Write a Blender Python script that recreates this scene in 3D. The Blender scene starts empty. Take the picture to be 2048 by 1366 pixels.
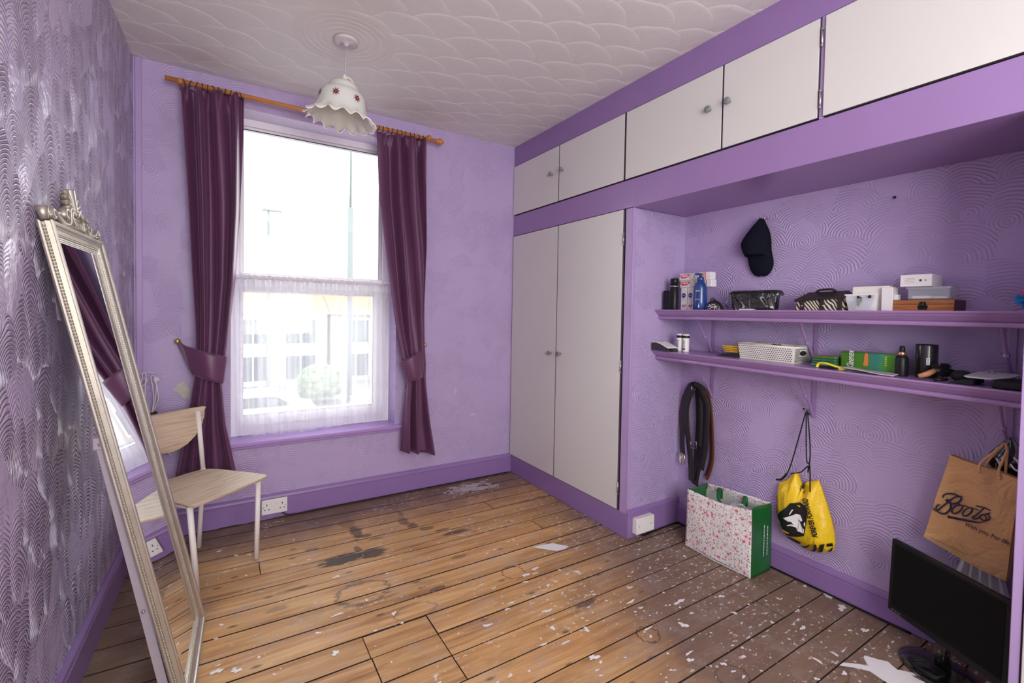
import bpy, bmesh, math, random
from mathutils import Matrix, Vector
random.seed(7)
C = bpy.context.scene.collection
pi = math.pi

# ------------------------------------------------------------------ camera, world, light
cam_d = bpy.data.cameras.new('camera'); cam = bpy.data.objects.new('camera', cam_d); C.objects.link(cam)
CR = Vector((0.849986, -0.526527, 0.017112)); CU = Vector((-0.000053, 0.032398, 0.999475)); CD = Vector((0.526805, 0.849541, -0.02751))
cam.matrix_world = Matrix(((CR.x, CU.x, -CD.x, 0.40929), (CR.y, CU.y, -CD.y, -3.15009), (CR.z, CU.z, -CD.z, 1.28764), (0, 0, 0, 1)))
cam_d.sensor_width = 36.0
cam_d.lens = 921.894 / 2048 * 36.0
cam_d.shift_y = -32.41 / 2048
cam_d.clip_start = 0.02
bpy.context.scene.camera = cam
world = bpy.data.worlds.new('overcast_sky'); bpy.context.scene.world = world
world.use_nodes = True
world.node_tree.nodes['Background'].inputs[0].default_value = (0.95, 1.0, 0.985, 1)
world.node_tree.nodes['Background'].inputs[1].default_value = 6.5
def area(name, loc, target, sx, sy, power, col=(1, 1, 1)):
    l = bpy.data.lights.new(name, 'AREA'); l.shape = 'RECTANGLE'; l.size = sx; l.size_y = sy; l.energy = power; l.color = col
    o = bpy.data.objects.new(name, l); C.objects.link(o); o.location = loc
    o.rotation_euler = (Vector(target) - Vector(loc)).to_track_quat('-Z', 'Y').to_euler()
    return o
area('rear_fill_light', (0.85, -4.4, 1.65), (1.9, -0.5, 1.85), 1.5, 1.5, 82, (1.0, 0.995, 0.94))  # added area light standing in for the light from behind the camera
sc = bpy.context.scene
sc.view_settings.view_transform = 'Standard'; sc.view_settings.look = 'None'
sc.view_settings.gamma = 1.0; sc.view_settings.use_curve_mapping = False
sc.view_settings.exposure = 0.0
sc.cycles.max_bounces = 10; sc.cycles.diffuse_bounces = 5; sc.cycles.transparent_max_bounces = 16

# ------------------------------------------------------------------ measured outlines (metres)
CL_L = [(0.206, 2.4622), (0.2377, 1.8646), (0.2504, 1.5432), (0.2679, 1.2177), (0.2721, 1.0396), (0.2629, 0.9027), (0.2288, 0.6447), (0.1773, 0.3702)]
CL_R = [(0.4935, 2.4897), (0.4912, 2.2937), (0.4769, 1.8423), (0.4528, 1.4454), (0.4287, 1.2187), (0.4024, 0.9932), (0.3881, 0.867), (0.4072, 0.6243), (0.4583, 0.3356)]
CR_L = [(1.235, 2.4451), (1.2551, 2.0093), (1.3052, 1.5886), (1.3733, 1.1908), (1.4205, 0.9698), (1.4643, 0.8136), (1.4395, 0.5059), (1.4274, 0.3248)]
CR_R = [(1.5698, 2.4741), (1.5867, 1.7118), (1.5892, 1.2258), (1.5918, 1.0161), (1.5978, 0.8334), (1.6433, 0.4826), (1.6839, 0.2731)]
TIEL = [(0.2166, 1.0794), (0.4143, 1.0134), (0.3954, 0.8637), (0.2537, 0.9165)]
TIER = [(1.5798, 1.0299), (1.4075, 0.9505), (1.4577, 0.8024), (1.5858, 0.8391)]
BOOTS = {'B1': [(-2.5543, 0.6212), (-2.5556, 0.631), (-2.5644, 0.6407), (-2.5781, 0.6459), (-2.5909, 0.646), (-2.6006, 0.6431), (-2.6076, 0.6445)], 'B2': [(-2.5881, 0.6354), (-2.5772, 0.6217), (-2.5679, 0.6096), (-2.5568, 0.5934), (-2.5473, 0.5787), (-2.5393, 0.5679), (-2.5317, 0.5673), (-2.5292, 0.5753)], 'B3': [(-2.5695, 0.6101), (-2.5741, 0.6195), (-2.5818, 0.6299), (-2.5943, 0.6409), (-2.6039, 0.6399), (-2.6034, 0.63), (-2.5951, 0.6173), (-2.5841, 0.6104), (-2.5727, 0.6098), (-2.5652, 0.6141), (-2.5675, 0.6193), (-2.5725, 0.6167), (-2.5778, 0.6055), (-2.5767, 0.5897), (-2.569, 0.5732), (-2.5595, 0.5634), (-2.5479, 0.5622), (-2.5384, 0.5676), (-2.5364, 0.5791), (-2.5419, 0.5901), (-2.5477, 0.5933)], 'o1': [(-2.5825, 0.6105), (-2.5951, 0.6151), (-2.6032, 0.6126), (-2.5907, 0.6048), (-2.5823, 0.5897), (-2.5811, 0.5783), (-2.5876, 0.5753), (-2.5978, 0.5835), (-2.6068, 0.5989), (-2.6095, 0.6128), (-2.6031, 0.6131), (-2.6157, 0.614), (-2.6281, 0.6133)], 'o2': [(-2.6282, 0.6122), (-2.6184, 0.6032), (-2.6103, 0.5872), (-2.6122, 0.5772), (-2.6207, 0.58), (-2.6303, 0.5928), (-2.6352, 0.6074), (-2.6297, 0.6128), (-2.6419, 0.6131), (-2.651, 0.6113)], 't1': [(-2.6669, 0.6288), (-2.657, 0.6114), (-2.6456, 0.5923), (-2.6361, 0.5801), (-2.64, 0.5769), (-2.649, 0.5819), (-2.6576, 0.5948), (-2.6663, 0.6024), (-2.6806, 0.6137)], 't2': [(-2.643, 0.6252), (-2.6581, 0.6261), (-2.67, 0.6251), (-2.6815, 0.6211)], 's1': [(-2.6806, 0.6137), (-2.672, 0.6067), (-2.6788, 0.601), (-2.6791, 0.5917), (-2.6728, 0.5836), (-2.664, 0.5805), (-2.6564, 0.5859), (-2.6575, 0.5958), (-2.6648, 0.6008), (-2.671, 0.5937), (-2.6699, 0.5828), (-2.6613, 0.5731), (-2.651, 0.5658)], 'u': [(-2.5704, 0.557), (-2.6064, 0.5615), (-2.6343, 0.5649), (-2.6525, 0.5675)]}
BOOTS_TAG = [(-2.615, 0.5384), (-2.7371, 0.5134), (-2.6162, 0.5507)]
BOOTS_SMALL = [(-2.5241, 0.4584), (-2.6261, 0.4367)]
BAG_OUT = [(-2.5659, 0.7855), (-2.544, 0.6749), (-2.5193, 0.5413), (-2.5, 0.4487), (-2.5489, 0.4381), (-2.6324, 0.4108), (-2.6907, 0.394), (-2.7145, 0.3829), (-2.7357, 0.5035), (-2.7435, 0.6624), (-2.7436, 0.7493), (-2.6916, 0.7494), (-2.6274, 0.7695)]
PUMA = {'body': [(-1.9141, 0.4558), (-1.9386, 0.473), (-1.9589, 0.4959), (-1.9787, 0.5274), (-1.9926, 0.5209), (-2.0035, 0.4959), (-2.0179, 0.4651), (-2.0286, 0.444), (-2.0307, 0.48), (-2.0336, 0.495), (-2.0845, 0.5187), (-2.098, 0.4887), (-2.1219, 0.4219), (-2.1457, 0.3495), (-2.1578, 0.3004), (-2.1631, 0.2555), (-2.1561, 0.2135), (-2.1294, 0.1927), (-2.0923, 0.1806), (-2.0539, 0.1717), (-2.0069, 0.1825), (-1.9653, 0.1931), (-1.9362, 0.2173), (-1.9131, 0.2632), (-1.9032, 0.289), (-1.9009, 0.381), (-1.9036, 0.445)], 'patch': [(-1.9088, 0.2856), (-1.9329, 0.3189), (-1.9704, 0.3586), (-1.9901, 0.3875), (-2.0331, 0.4067), (-2.0595, 0.3988), (-2.0643, 0.3726), (-2.0606, 0.3152), (-2.053, 0.2506), (-2.0222, 0.2321), (-1.9887, 0.2195), (-1.9574, 0.2189), (-1.9359, 0.2282), (-1.9207, 0.2515)], 'cat1': [(-1.9617, 0.3044), (-1.9854, 0.3209), (-1.9954, 0.3284), (-2.0087, 0.3372), (-2.0217, 0.3493), (-2.0383, 0.3486), (-2.0457, 0.3233), (-2.0394, 0.3155), (-2.0307, 0.3297), (-2.0193, 0.3199), (-2.0331, 0.3041), (-2.037, 0.288), (-2.0519, 0.2836), (-2.0526, 0.2627), (-2.0245, 0.2633), (-2.0207, 0.2778), (-2.0103, 0.2878), (-1.9997, 0.3014), (-1.9861, 0.2978), (-1.9757, 0.3009)], 'cat2': [(-2.0028, 0.3635), (-2.0095, 0.3642), (-2.0, 0.3445), (-1.9919, 0.3307), (-1.9901, 0.3354)], 'cat3': [(-1.9816, 0.278), (-2.0001, 0.289), (-2.0204, 0.2865), (-2.0173, 0.2799), (-2.0003, 0.2809), (-1.9834, 0.2751)], 'cat4': [(-2.051, 0.3113), (-2.0572, 0.3208), (-2.0564, 0.2959), (-2.0513, 0.3026)], 's1': [(-1.9002, 0.3808), (-1.9056, 0.3827), (-1.9096, 0.3508), (-1.9024, 0.3481)], 's2': [(-1.9023, 0.3388), (-1.9099, 0.3416), (-1.9111, 0.3254), (-1.9032, 0.3224)], 's3': [(-1.9034, 0.3151), (-1.9128, 0.3186), (-1.9137, 0.3005), (-1.9041, 0.2931)], 's4': [(-1.9508, 0.2069), (-1.9785, 0.2134), (-2.0195, 0.2096), (-2.0395, 0.2094), (-2.0234, 0.1952), (-1.9895, 0.1928), (-1.9618, 0.1934)], 's5': [(-2.0237, 0.1846), (-2.0594, 0.2041), (-2.0844, 0.2275), (-2.0785, 0.2127), (-2.0597, 0.1937), (-2.0371, 0.1818)], 's6': [(-2.0538, 0.1735), (-2.0792, 0.1886), (-2.0975, 0.2125), (-2.1031, 0.234), (-2.1123, 0.2398), (-2.1115, 0.2188), (-2.1012, 0.1969), (-2.0796, 0.1772)], 's7': [(-2.0922, 0.1817), (-2.1105, 0.1994), (-2.1223, 0.2202), (-2.1262, 0.2425), (-2.1398, 0.2492), (-2.1358, 0.2298), (-2.1274, 0.2054), (-2.1109, 0.1882)], 's8': [(-2.1458, 0.2512), (-2.1607, 0.2561), (-2.1606, 0.2409), (-2.1433, 0.2365)], 's9': [(-2.1598, 0.2372), (-2.1615, 0.2312), (-2.1561, 0.2152), (-2.1413, 0.2043), (-2.1542, 0.2245)], 'y1': [(-1.9129, 0.2687), (-1.9272, 0.2744), (-1.9453, 0.2669), (-1.9241, 0.2602)], 'y2': [(-1.9302, 0.2387), (-1.9601, 0.2437), (-1.9914, 0.2405), (-1.9848, 0.2341), (-1.957, 0.2315), (-1.9357, 0.2318)], 'hole': [(-2.0148, 0.4587), (-2.032, 0.491), (-2.0325, 0.4453), (-2.0287, 0.4405)]}
PUMA_TXT = [(-2.119, 0.2753), (-2.0679, 0.4385), (-2.1356, 0.2859), (-2.0805, 0.4464)]
PUMA_CORD = [(-2.0595, 0.8474), (-2.0452, 0.8411), (-2.0588, 0.8196), (-2.0692, 0.597), (-2.0727, 0.4697), (-1.9773, 0.5701), (-1.9366, 0.4797), (-2.0583, 0.5868), (-2.0285, 0.5498), (-1.9821, 0.5284)]
CAP = [(-1.7904, 1.8016), (-1.7717, 1.7859), (-1.7337, 1.7501), (-1.6989, 1.705), (-1.6859, 1.6756), (-1.6944, 1.6437), (-1.7144, 1.6031), (-1.7283, 1.5481), (-1.7533, 1.512), (-1.781, 1.5005), (-1.8228, 1.504), (-1.8478, 1.5356), (-1.8531, 1.5755), (-1.8411, 1.628), (-1.837, 1.6873), (-1.8266, 1.7329), (-1.8081, 1.7727), (-1.7983, 1.7928)]
PEEL = [(0.1728, 0.8553), (0.2047, 0.8729), (0.2248, 0.8419), (0.2385, 0.8211), (0.2352, 0.7716), (0.2045, 0.7792), (0.1807, 0.8155), (0.157, 0.8222)]
BIGPAINT = [(2.3402, -2.3781), (2.3699, -2.3789), (2.4134, -2.4136), (2.4324, -2.434), (2.4665, -2.4061), (2.4833, -2.4041), (2.5033, -2.4396), (2.522, -2.4623), (2.5037, -2.497), (2.5354, -2.534), (2.5609, -2.5599), (2.552, -2.5618), (2.5151, -2.5364), (2.5123, -2.5525), (2.5171, -2.5727), (2.4978, -2.5784), (2.3951, -2.5177), (2.3985, -2.4853), (2.4058, -2.4502), (2.3816, -2.4175)]
PAINT_C4 = [(1.8394, -1.0951), (1.8993, -1.1034), (1.9647, -1.1175), (1.9802, -1.142), (2.0208, -1.1885), (1.9825, -1.2045), (1.9301, -1.1966), (1.8975, -1.163), (1.8646, -1.1292)]
PAINT_FAR = [(1.7162, -0.0668), (1.7998, -0.0733), (1.9249, -0.0601), (1.9166, -0.1386), (2.0296, -0.1744), (2.1045, -0.2437), (2.0523, -0.2814), (1.9575, -0.2151), (1.8936, -0.2822), (1.8351, -0.3037), (1.7688, -0.2664), (1.744, -0.1983), (1.7288, -0.1262)]
BLOBS = [(0.381, -1.253, 0.0235, 0.018), (0.44, -1.285, 0.0214, 0.0159), (0.384, -1.223, 0.0108, 0.0054), (0.757, -1.373, 0.0227, 0.0163), (0.81, -1.149, 0.0281, 0.0099), (1.015, -1.26, 0.0181, 0.0146), (0.72, -1.225, 0.0168, 0.009), (0.553, -1.371, 0.0077, 0.0061), (0.861, -0.856, 0.0204, 0.013), (0.378, -0.303, 0.019, 0.0115), (0.454, -0.397, 0.0156, 0.011), (0.511, -0.422, 0.0138, 0.0109), (0.409, -0.546, 0.0175, 0.0073), (0.771, -0.625, 0.0136, 0.0076), (0.392, -0.979, 0.0122, 0.0085), (0.374, -1.058, 0.0084, 0.0047), (1.321, -1.526, 0.0241, 0.0132), (1.544, -1.675, 0.019, 0.016), (1.658, -1.754, 0.014, 0.0218), (1.729, -1.279, 0.0277, 0.0154), (1.659, -1.301, 0.024, 0.0209), (1.626, -1.35, 0.0205, 0.01), (1.898, -1.408, 0.0196, 0.0153), (1.582, -1.883, 0.0276, 0.0185), (1.588, -1.576, 0.0318, 0.0122), (1.754, -1.419, 0.0129, 0.0101), (1.704, -1.427, 0.0174, 0.0117), (2.027, -1.637, 0.0203, 0.01), (1.953, -1.715, 0.0331, 0.0108), (1.958, -1.768, 0.0162, 0.0105), (1.844, -1.59, 0.0141, 0.0075), (1.549, -1.936, 0.0111, 0.0058), (1.543, -1.962, 0.0087, 0.0056), (1.467, -1.701, 0.0077, 0.0068), (1.587, -1.914, 0.0136, 0.0073), (1.488, -1.451, 0.0163, 0.0086), (1.854, -1.915, 0.0099, 0.0116), (2.135, -1.549, 0.0123, 0.0068), (2.134, -1.743, 0.0103, 0.0079), (1.781, -2.073, 0.0098, 0.0061), (1.266, -1.798, 0.0108, 0.012), (2.143, -1.825, 0.0428, 0.0144), (2.026, -1.937, 0.0198, 0.0263), (1.884, -2.077, 0.0177, 0.0143), (1.909, -2.052, 0.0259, 0.0075), (1.975, -2.153, 0.0151, 0.013), (1.982, -2.227, 0.0194, 0.0055), (2.298, -2.325, 0.0128, 0.0225), (2.392, -2.34, 0.0115, 0.0154), (2.44, -2.35, 0.0185, 0.0053), (2.199, -2.366, 0.0097, 0.0131), (2.315, -2.406, 0.0139, 0.0155), (2.285, -1.999, 0.0148, 0.014), (2.343, -1.896, 0.0188, 0.0155), (2.366, -2.117, 0.0144, 0.0098), (2.122, -1.904, 0.0118, 0.0115), (2.492, -1.582, 0.0131, 0.0146), (2.556, -2.043, 0.01, 0.0138), (2.075, -2.17, 0.018, 0.0062), (1.972, -2.193, 0.0123, 0.007), (2.597, -2.309, 0.0102, 0.0101), (2.444, -2.201, 0.0227, 0.0136), (2.651, -2.341, 0.0283, 0.0144), (2.779, -2.149, 0.0254, 0.0247), (2.738, -2.221, 0.0366, 0.0232), (2.768, -2.052, 0.0118, 0.0156), (2.093, -2.113, 0.0117, 0.0049), (1.986, -2.012, 0.0119, 0.0049)]
FLOOR_STAINS = [(0.9635, -0.6726), (1.1336, -0.63)]

# ------------------------------------------------------------------ node helpers
class V:
    def __init__(s, g, k): s.g = g; s.k = k
    def _o(s, op, b=None, r=False):
        a, b = (b, s) if r else (s, b)
        return s.g.m(op, a, b)
    def __add__(s, b): return s._o('ADD', b)
    def __radd__(s, b): return s._o('ADD', b, True)
    def __sub__(s, b): return s._o('SUBTRACT', b)
    def __rsub__(s, b): return s._o('SUBTRACT', b, True)
    def __mul__(s, b): return s._o('MULTIPLY', b)
    def __rmul__(s, b): return s._o('MULTIPLY', b, True)
    def __truediv__(s, b): return s._o('DIVIDE', b)
    def __gt__(s, b): return s._o('GREATER_THAN', b)
    def __lt__(s, b): return s._o('LESS_THAN', b)
class G:
    def __init__(s, m):
        m.use_nodes = True; s.t = m.node_tree; s.b = s.t.nodes['Principled BSDF']; s.out = s.t.nodes['Material Output']
    def n(s, ty, **kw):
        nd = s.t.nodes.new(ty)
        for k, v in kw.items(): setattr(nd, k, v)
        return nd
    def put(s, sock, v):
        if isinstance(v, V): s.t.links.new(v.k, sock)
        elif v is not None: sock.default_value = v
    def m(s, op, a, b=None, c=None):
        nd = s.n('ShaderNodeMath', operation=op); s.put(nd.inputs[0], a)
        if b is not None: s.put(nd.inputs[1], b)
        if c is not None: s.put(nd.inputs[2], c)
        return V(s, nd.outputs[0])
    def pos(s):
        nd = s.n('ShaderNodeNewGeometry'); x = s.n('ShaderNodeSeparateXYZ'); s.t.links.new(nd.outputs['Position'], x.inputs[0])
        return [V(s, x.outputs[i]) for i in range(3)]
    def obj(s):
        nd = s.n('ShaderNodeTexCoord'); x = s.n('ShaderNodeSeparateXYZ'); s.t.links.new(nd.outputs['Object'], x.inputs[0])
        return [V(s, x.outputs[i]) for i in range(3)]
    def vec(s, x, y=0.0, z=0.0):
        nd = s.n('ShaderNodeCombineXYZ')
        for i, v in enumerate((x, y, z)): s.put(nd.inputs[i], v)
        return V(s, nd.outputs[0])
    def noise(s, v, scale=5, detail=3, rough=0.5, dist=0.0, col=False):
        nd = s.n('ShaderNodeTexNoise'); s.put(nd.inputs['Vector'], v)
        nd.inputs['Scale'].default_value = scale; nd.inputs['Detail'].default_value = detail
        nd.inputs['Roughness'].default_value = rough; nd.inputs['Distortion'].default_value = dist
        return V(s, nd.outputs[1 if col else 0])
    def ramp(s, f, stops):
        nd = s.n('ShaderNodeValToRGB'); s.put(nd.inputs[0], f); e = nd.color_ramp.elements
        while len(e) < len(stops): e.new(0.5)
        for k, (p, c) in zip(e, stops): k.position = p; k.color = (*(c if isinstance(c, tuple) else (c, c, c)), 1)
        return V(s, nd.outputs[0])
    def mix(s, f, a, b, mode='MIX'):
        nd = s.n('ShaderNodeMix', data_type='RGBA', blend_type=mode); s.put(nd.inputs[0], f)
        for i, v in ((6, a), (7, b)): s.put(nd.inputs[i], (*v, 1) if isinstance(v, tuple) else v)
        return V(s, nd.outputs[2])
    def map(s, v, a, b, c=0.0, d=1.0):
        nd = s.n('ShaderNodeMapRange'); s.put(nd.inputs[0], v)
        for i, k in enumerate((a, b, c, d)): s.put(nd.inputs[i + 1], k)
        return V(s, nd.outputs[0])
    def bump(s, h, strength=0.5, dist=0.01):
        nd = s.n('ShaderNodeBump'); s.put(nd.inputs['Height'], h); nd.inputs['Strength'].default_value = strength
        nd.inputs['Distance'].default_value = dist; s.t.links.new(nd.outputs[0], s.b.inputs['Normal'])
    def col(s, c): s.put(s.b.inputs['Base Color'], (*c, 1) if isinstance(c, tuple) else c)
    def rough(s, r): s.put(s.b.inputs['Roughness'], r)
def newmat(name, rough=0.5, metal=0.0, coat=0.0, spec=0.5):
    m = bpy.data.materials.new(name); g = G(m); g.rough(rough); g.b.inputs['Metallic'].default_value = metal
    g.b.inputs['Coat Weight'].default_value = coat; g.b.inputs['Specular IOR Level'].default_value = spec
    return m, g
def plain(name, c, rough=0.5, metal=0.0, coat=0.0, spec=0.5, scale=25, var=0.08, bump=0.0, bscale=200, bdist=0.001, alpha=1.0, trans=0.0):
    m, g = newmat(name, rough, metal, coat, spec)
    o = g.vec(*g.obj())
    n = g.noise(o, scale, 4)
    g.col(g.mix(n, tuple(max(0, x * (1 - var)) for x in c), tuple(min(1, x * (1 + var)) for x in c)))
    if bump: g.bump(g.noise(o, bscale, 2), bump, bdist)
    if alpha < 1: g.b.inputs['Alpha'].default_value = alpha
    if trans: g.b.inputs['Transmission Weight'].default_value = trans
    return m

def anaglypta(name, c, axis, strength, dist, rough, cell=0.115, ring=0.0125, coat=0.0, flat=0.45, stretch=1.0, smoothx=None):
    """combed shell relief: concentric arcs inside voronoi cells; axis = horizontal axis of the wall"""
    m, g = newmat(name, rough, 0, coat)
    p = g.pos(); u = p[axis]; v = p[2]
    wob = g.noise(g.vec(u, v), 5, 2, col=True)
    sp = g.n('ShaderNodeSeparateXYZ'); g.put(sp.inputs[0], wob)
    uu = (u + V(g, sp.outputs[0]) * 0.05) / cell; vv = (v * stretch + V(g, sp.outputs[1]) * 0.05) / cell
    vo = g.n('ShaderNodeTexVoronoi', voronoi_dimensions='2D', feature='F1'); g.put(vo.inputs['Vector'], g.vec(uu, vv))
    vo.inputs['Scale'].default_value = 1.0; vo.inputs['Randomness'].default_value = 0.85
    s2 = g.n('ShaderNodeSeparateXYZ'); g.t.links.new(vo.outputs['Position'], s2.inputs[0])
    dx = uu - V(g, s2.outputs[0]); dy = vv - V(g, s2.outputs[1]) + 0.55
    d = g.m('SQRT', dx * dx + dy * dy)
    w = g.m('SINE', d * (2 * pi * cell / ring)) * 0.5 + 0.5
    w = g.m('POWER', w, 1.4)
    s3 = g.n('ShaderNodeSeparateColor'); g.t.links.new(vo.outputs['Color'], s3.inputs[0])
    cellh = V(g, s3.outputs[0])
    big = g.noise(g.vec(u, v), 2.2, 2)
    amp = g.map(big + (cellh - 0.5) * 0.35, flat - 0.06, flat + 0.12)
    h = w * amp * 0.6 + (cellh * 0.28 + (1.0 - g.m('MINIMUM', d, 1.3)) * 0.7) * (amp * 0.7 + 0.3)
    h = h + g.noise(g.vec(u, v), 45, 3) * 0.25
    g.bump(h, strength, dist)
    t = g.noise(g.vec(u, v), 3, 4)
    g.col(g.mix(t, tuple(x * 0.94 for x in c), tuple(min(1, x * 1.05) for x in c)))
    return m, g

WALLC = (0.45, 0.35, 0.585)
TRIMC = (0.27, 0.16, 0.385)
m_wall_left, _ = anaglypta('lilac_combed_relief_gloss', (0.50, 0.415, 0.61), 1, 1.0, 0.014, 0.31, cell=0.085, ring=0.0074, coat=0.0, flat=0.38, stretch=0.58)
_.b.inputs['IOR'].default_value = 1.95
m_wall_far, _ = anaglypta('lilac_combed_relief_far', WALLC, 0, 0.55, 0.006, 0.5, flat=0.46)
m_wall_right, _ = anaglypta('lilac_combed_relief_alcove', WALLC, 1, 0.6, 0.007, 0.5, cell=0.13, flat=0.40)
m_wall_side, _ = anaglypta('lilac_combed_relief_side', WALLC, 0, 0.6, 0.007, 0.45, flat=0.34)
m_trim = plain('purple_gloss_paint', TRIMC, 0.34, coat=0.15, var=0.05, scale=6, bump=0.15, bscale=60, bdist=0.002)
m_frame_wall = plain('lilac_painted_wood', (0.42, 0.30, 0.56), 0.4, var=0.06, scale=8, bump=0.2, bscale=50, bdist=0.002)
m_shelf = plain('purple_shelf_paint', (0.34, 0.21, 0.435), 0.33, coat=0.2, var=0.06, scale=12)
m_door = plain('white_laminate', (0.66, 0.645, 0.63), 0.38, var=0.02, scale=4)
m_dark = plain('dark_gap', (0.012, 0.008, 0.015), 0.8)
m_knob = plain('grey_plastic_knob', (0.21, 0.225, 0.23), 0.42, spec=0.4)
m_metal = plain('dull_steel', (0.45, 0.40, 0.42), 0.35, metal=0.9)
m_white = plain('white_plastic', (0.82, 0.80, 0.77), 0.35, var=0.02)
m_upvc = plain('window_frame_white', (0.80, 0.78, 0.82), 0.3, var=0.03, scale=8)
m_soffit = plain('window_head_lilac_white', (0.66, 0.56, 0.72), 0.5, var=0.08, scale=14)
m_black = plain('black_plastic', (0.008, 0.008, 0.009), 0.4, var=0.1, spec=0.3)
m_blackmatt = plain('black_cloth', (0.012, 0.012, 0.016), 0.9, bump=0.4, bscale=300)
m_hole = plain('black_hole', (0.006, 0.006, 0.006), 0.9)

# ceiling: overlapping fan relief
def ceiling_mat():
    m, g = newmat('cream_fan_plaster', 0.55)
    x, y, z = g.pos(); w = 0.345; h = 0.094; R = 0.186
    wob = g.noise(g.vec(x, y), 3, 2, col=True); sp = g.n('ShaderNodeSeparateXYZ'); g.put(sp.inputs[0], wob)
    x = x + (V(g, sp.outputs[0]) - 0.5) * 0.08; y = y + (V(g, sp.outputs[1]) - 0.5) * 0.08
    yy = y / h; k0 = g.m('FLOOR', yy)
    def cand(j):
        k = k0 + j; par = g.m('FLOORED_MODULO', k, 2.0) * 0.5
        u = x / w - par - 0.22; dx = (u - g.m('ROUND', u)) * w; dy = (yy - k) * h
        return g.m('SQRT', dx * dx + dy * dy), g.m('ARCTAN2', dx, dy), k
    d2, a2, _k2 = cand(2.0); d1, a1, _k1 = cand(1.0); dn, an, _k0 = cand(0.0)
    in2 = d2 < R; in1 = d1 < R
    lerp = lambda f, a, b: b + f * (a - b)
    d = lerp(in2, d2, lerp(in1, d1, dn)); a = lerp(in2, a2, lerp(in1, a1, an))
    q = d / R
    ridge = g.m('POWER', g.m('MINIMUM', q, 1.0), 22.0)
    hh = ridge * -0.30 - q * 0.30 + g.m('SINE', a * 46.0) * 0.012 * q
    # flat plain disc with concentric ribs round the pendant
    px, py, pz = g.pos(); rx = px - 0.905; ry = py + 0.775; rr = g.m('SQRT', rx * rx + ry * ry)
    hh = hh + g.noise(g.vec(px, py), 30, 3) * 0.12
    hh = lerp(rr < 0.235, g.noise(g.vec(px, py), 30, 3) * 0.12, hh)
    g.bump(hh, 0.9, 0.012)
    t = g.noise(g.vec(px, py), 1.6, 4)
    g.col(g.mix(t, (0.68, 0.65, 0.64), (0.75, 0.72, 0.71)))
    return m
m_ceiling = ceiling_mat()

# floor boards
def board_mat():
    m, g = newmat('worn_pine_boards', 0.5)
    x, y, z = g.pos()
    oi = g.n('ShaderNodeObjectInfo'); rnd = V(g, oi.outputs['Random'])
    gx = x + rnd * 37.0
    grain = g.noise(g.vec(gx * 1.6, y * 26.0, rnd * 9.0), 1.0, 5, 0.6, 1.2)
    fine = g.noise(g.vec(gx * 6.0, y * 160.0), 1.0, 4, 0.6, 0.4)
    patch = g.noise(g.vec(gx * 1.2, y * 4.0), 1.5, 3)
    c = g.ramp(grain * 0.55 + fine * 0.2 + patch * 0.3, [(0.33, (0.17, 0.066, 0.019)), (0.46, (0.45, 0.225, 0.078)), (0.58, (0.62, 0.355, 0.14)), (0.72, (0.73, 0.48, 0.24))])
    c = g.mix(g.map(rnd, 0, 1, 0.0, 0.30), c, (0.25, 0.125, 0.05))
    kn = g.n('ShaderNodeTexVoronoi', voronoi_dimensions='2D'); g.put(kn.inputs['Vector'], g.vec(gx * 2.4, y * 5.5)); kn.inputs['Scale'].default_value = 1.0
    kd = V(g, kn.outputs['Distance']); c = g.mix(g.map(kd, 0.02, 0.06, 0.8, 0.0), c, (0.07, 0.03, 0.012))
    # grey dirt that was trodden in along the walls
    n1 = g.noise(g.vec(x, y), 3.2, 5, 0.6)
    far = g.map(y, -0.62, -0.10); right = g.map(x - y * 0.42, 2.25, 2.95); left = g.map(x, 0.42, 0.10)
    dirt = g.m('MAXIMUM', g.m('MAXIMUM', far, right), left) + (n1 - 0.5) * 1.1
    dirt = g.map(dirt, 0.15, 0.85, 0.0, 0.85)
    c = g.mix(dirt, c, (0.155, 0.105, 0.088))
    n2 = g.noise(g.vec(x * 0.6, y * 1.6), 6, 6, 0.7)
    c = g.mix(g.map(n2, 0.54, 0.74, 0.0, 0.5), c, (0.17, 0.10, 0.06))
    # brush smears and fine splatter
    n3 = g.noise(g.vec(x * 0.7, y * 1.3), 46, 3, 0.6)
    where = g.map(g.noise(g.vec(x, y), 2.3, 2) + g.map(x, 0.4, 2.2, -0.08, 0.12), 0.48, 0.66)
    c = g.mix(g.map(n3 + where * 0.12, 0.725, 0.755, 0.0, 0.8), c, (0.72, 0.67, 0.68))
    haze = g.map(g.noise(g.vec(x, y), 7, 6, 0.72), 0.50, 0.74, 0.0, 0.5)
    c = g.mix(haze, c, (0.42, 0.33, 0.30))
    # fixed dark stains: (x, y, rx, ry, ring?, strength)
    wv = g.noise(g.vec(x * 5.0, y * 20.0), 2.4, 6, 0.72)
    for sx, sy, rx, ry, ring, st in STAINS:
        ex = (x - sx) / rx; ey = (y - sy) / ry
        r = g.m('SQRT', ex * ex + ey * ey) + (wv - 0.5) * (1.1 if ring else 1.9)
        f = g.map(g.m('ABSOLUTE', r - 1.0), 0.03, 0.11, st, 0.0) if ring else g.map(r, 0.75, 1.0, st, 0.0)
        c = g.mix(f, c, (0.035, 0.024, 0.018))
    g.col(c)
    g.rough(g.map(grain, 0.3, 0.7, 0.65, 0.48))
    g.bump(fine * 0.5 + grain, 0.35, 0.003)
    return m
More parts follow.
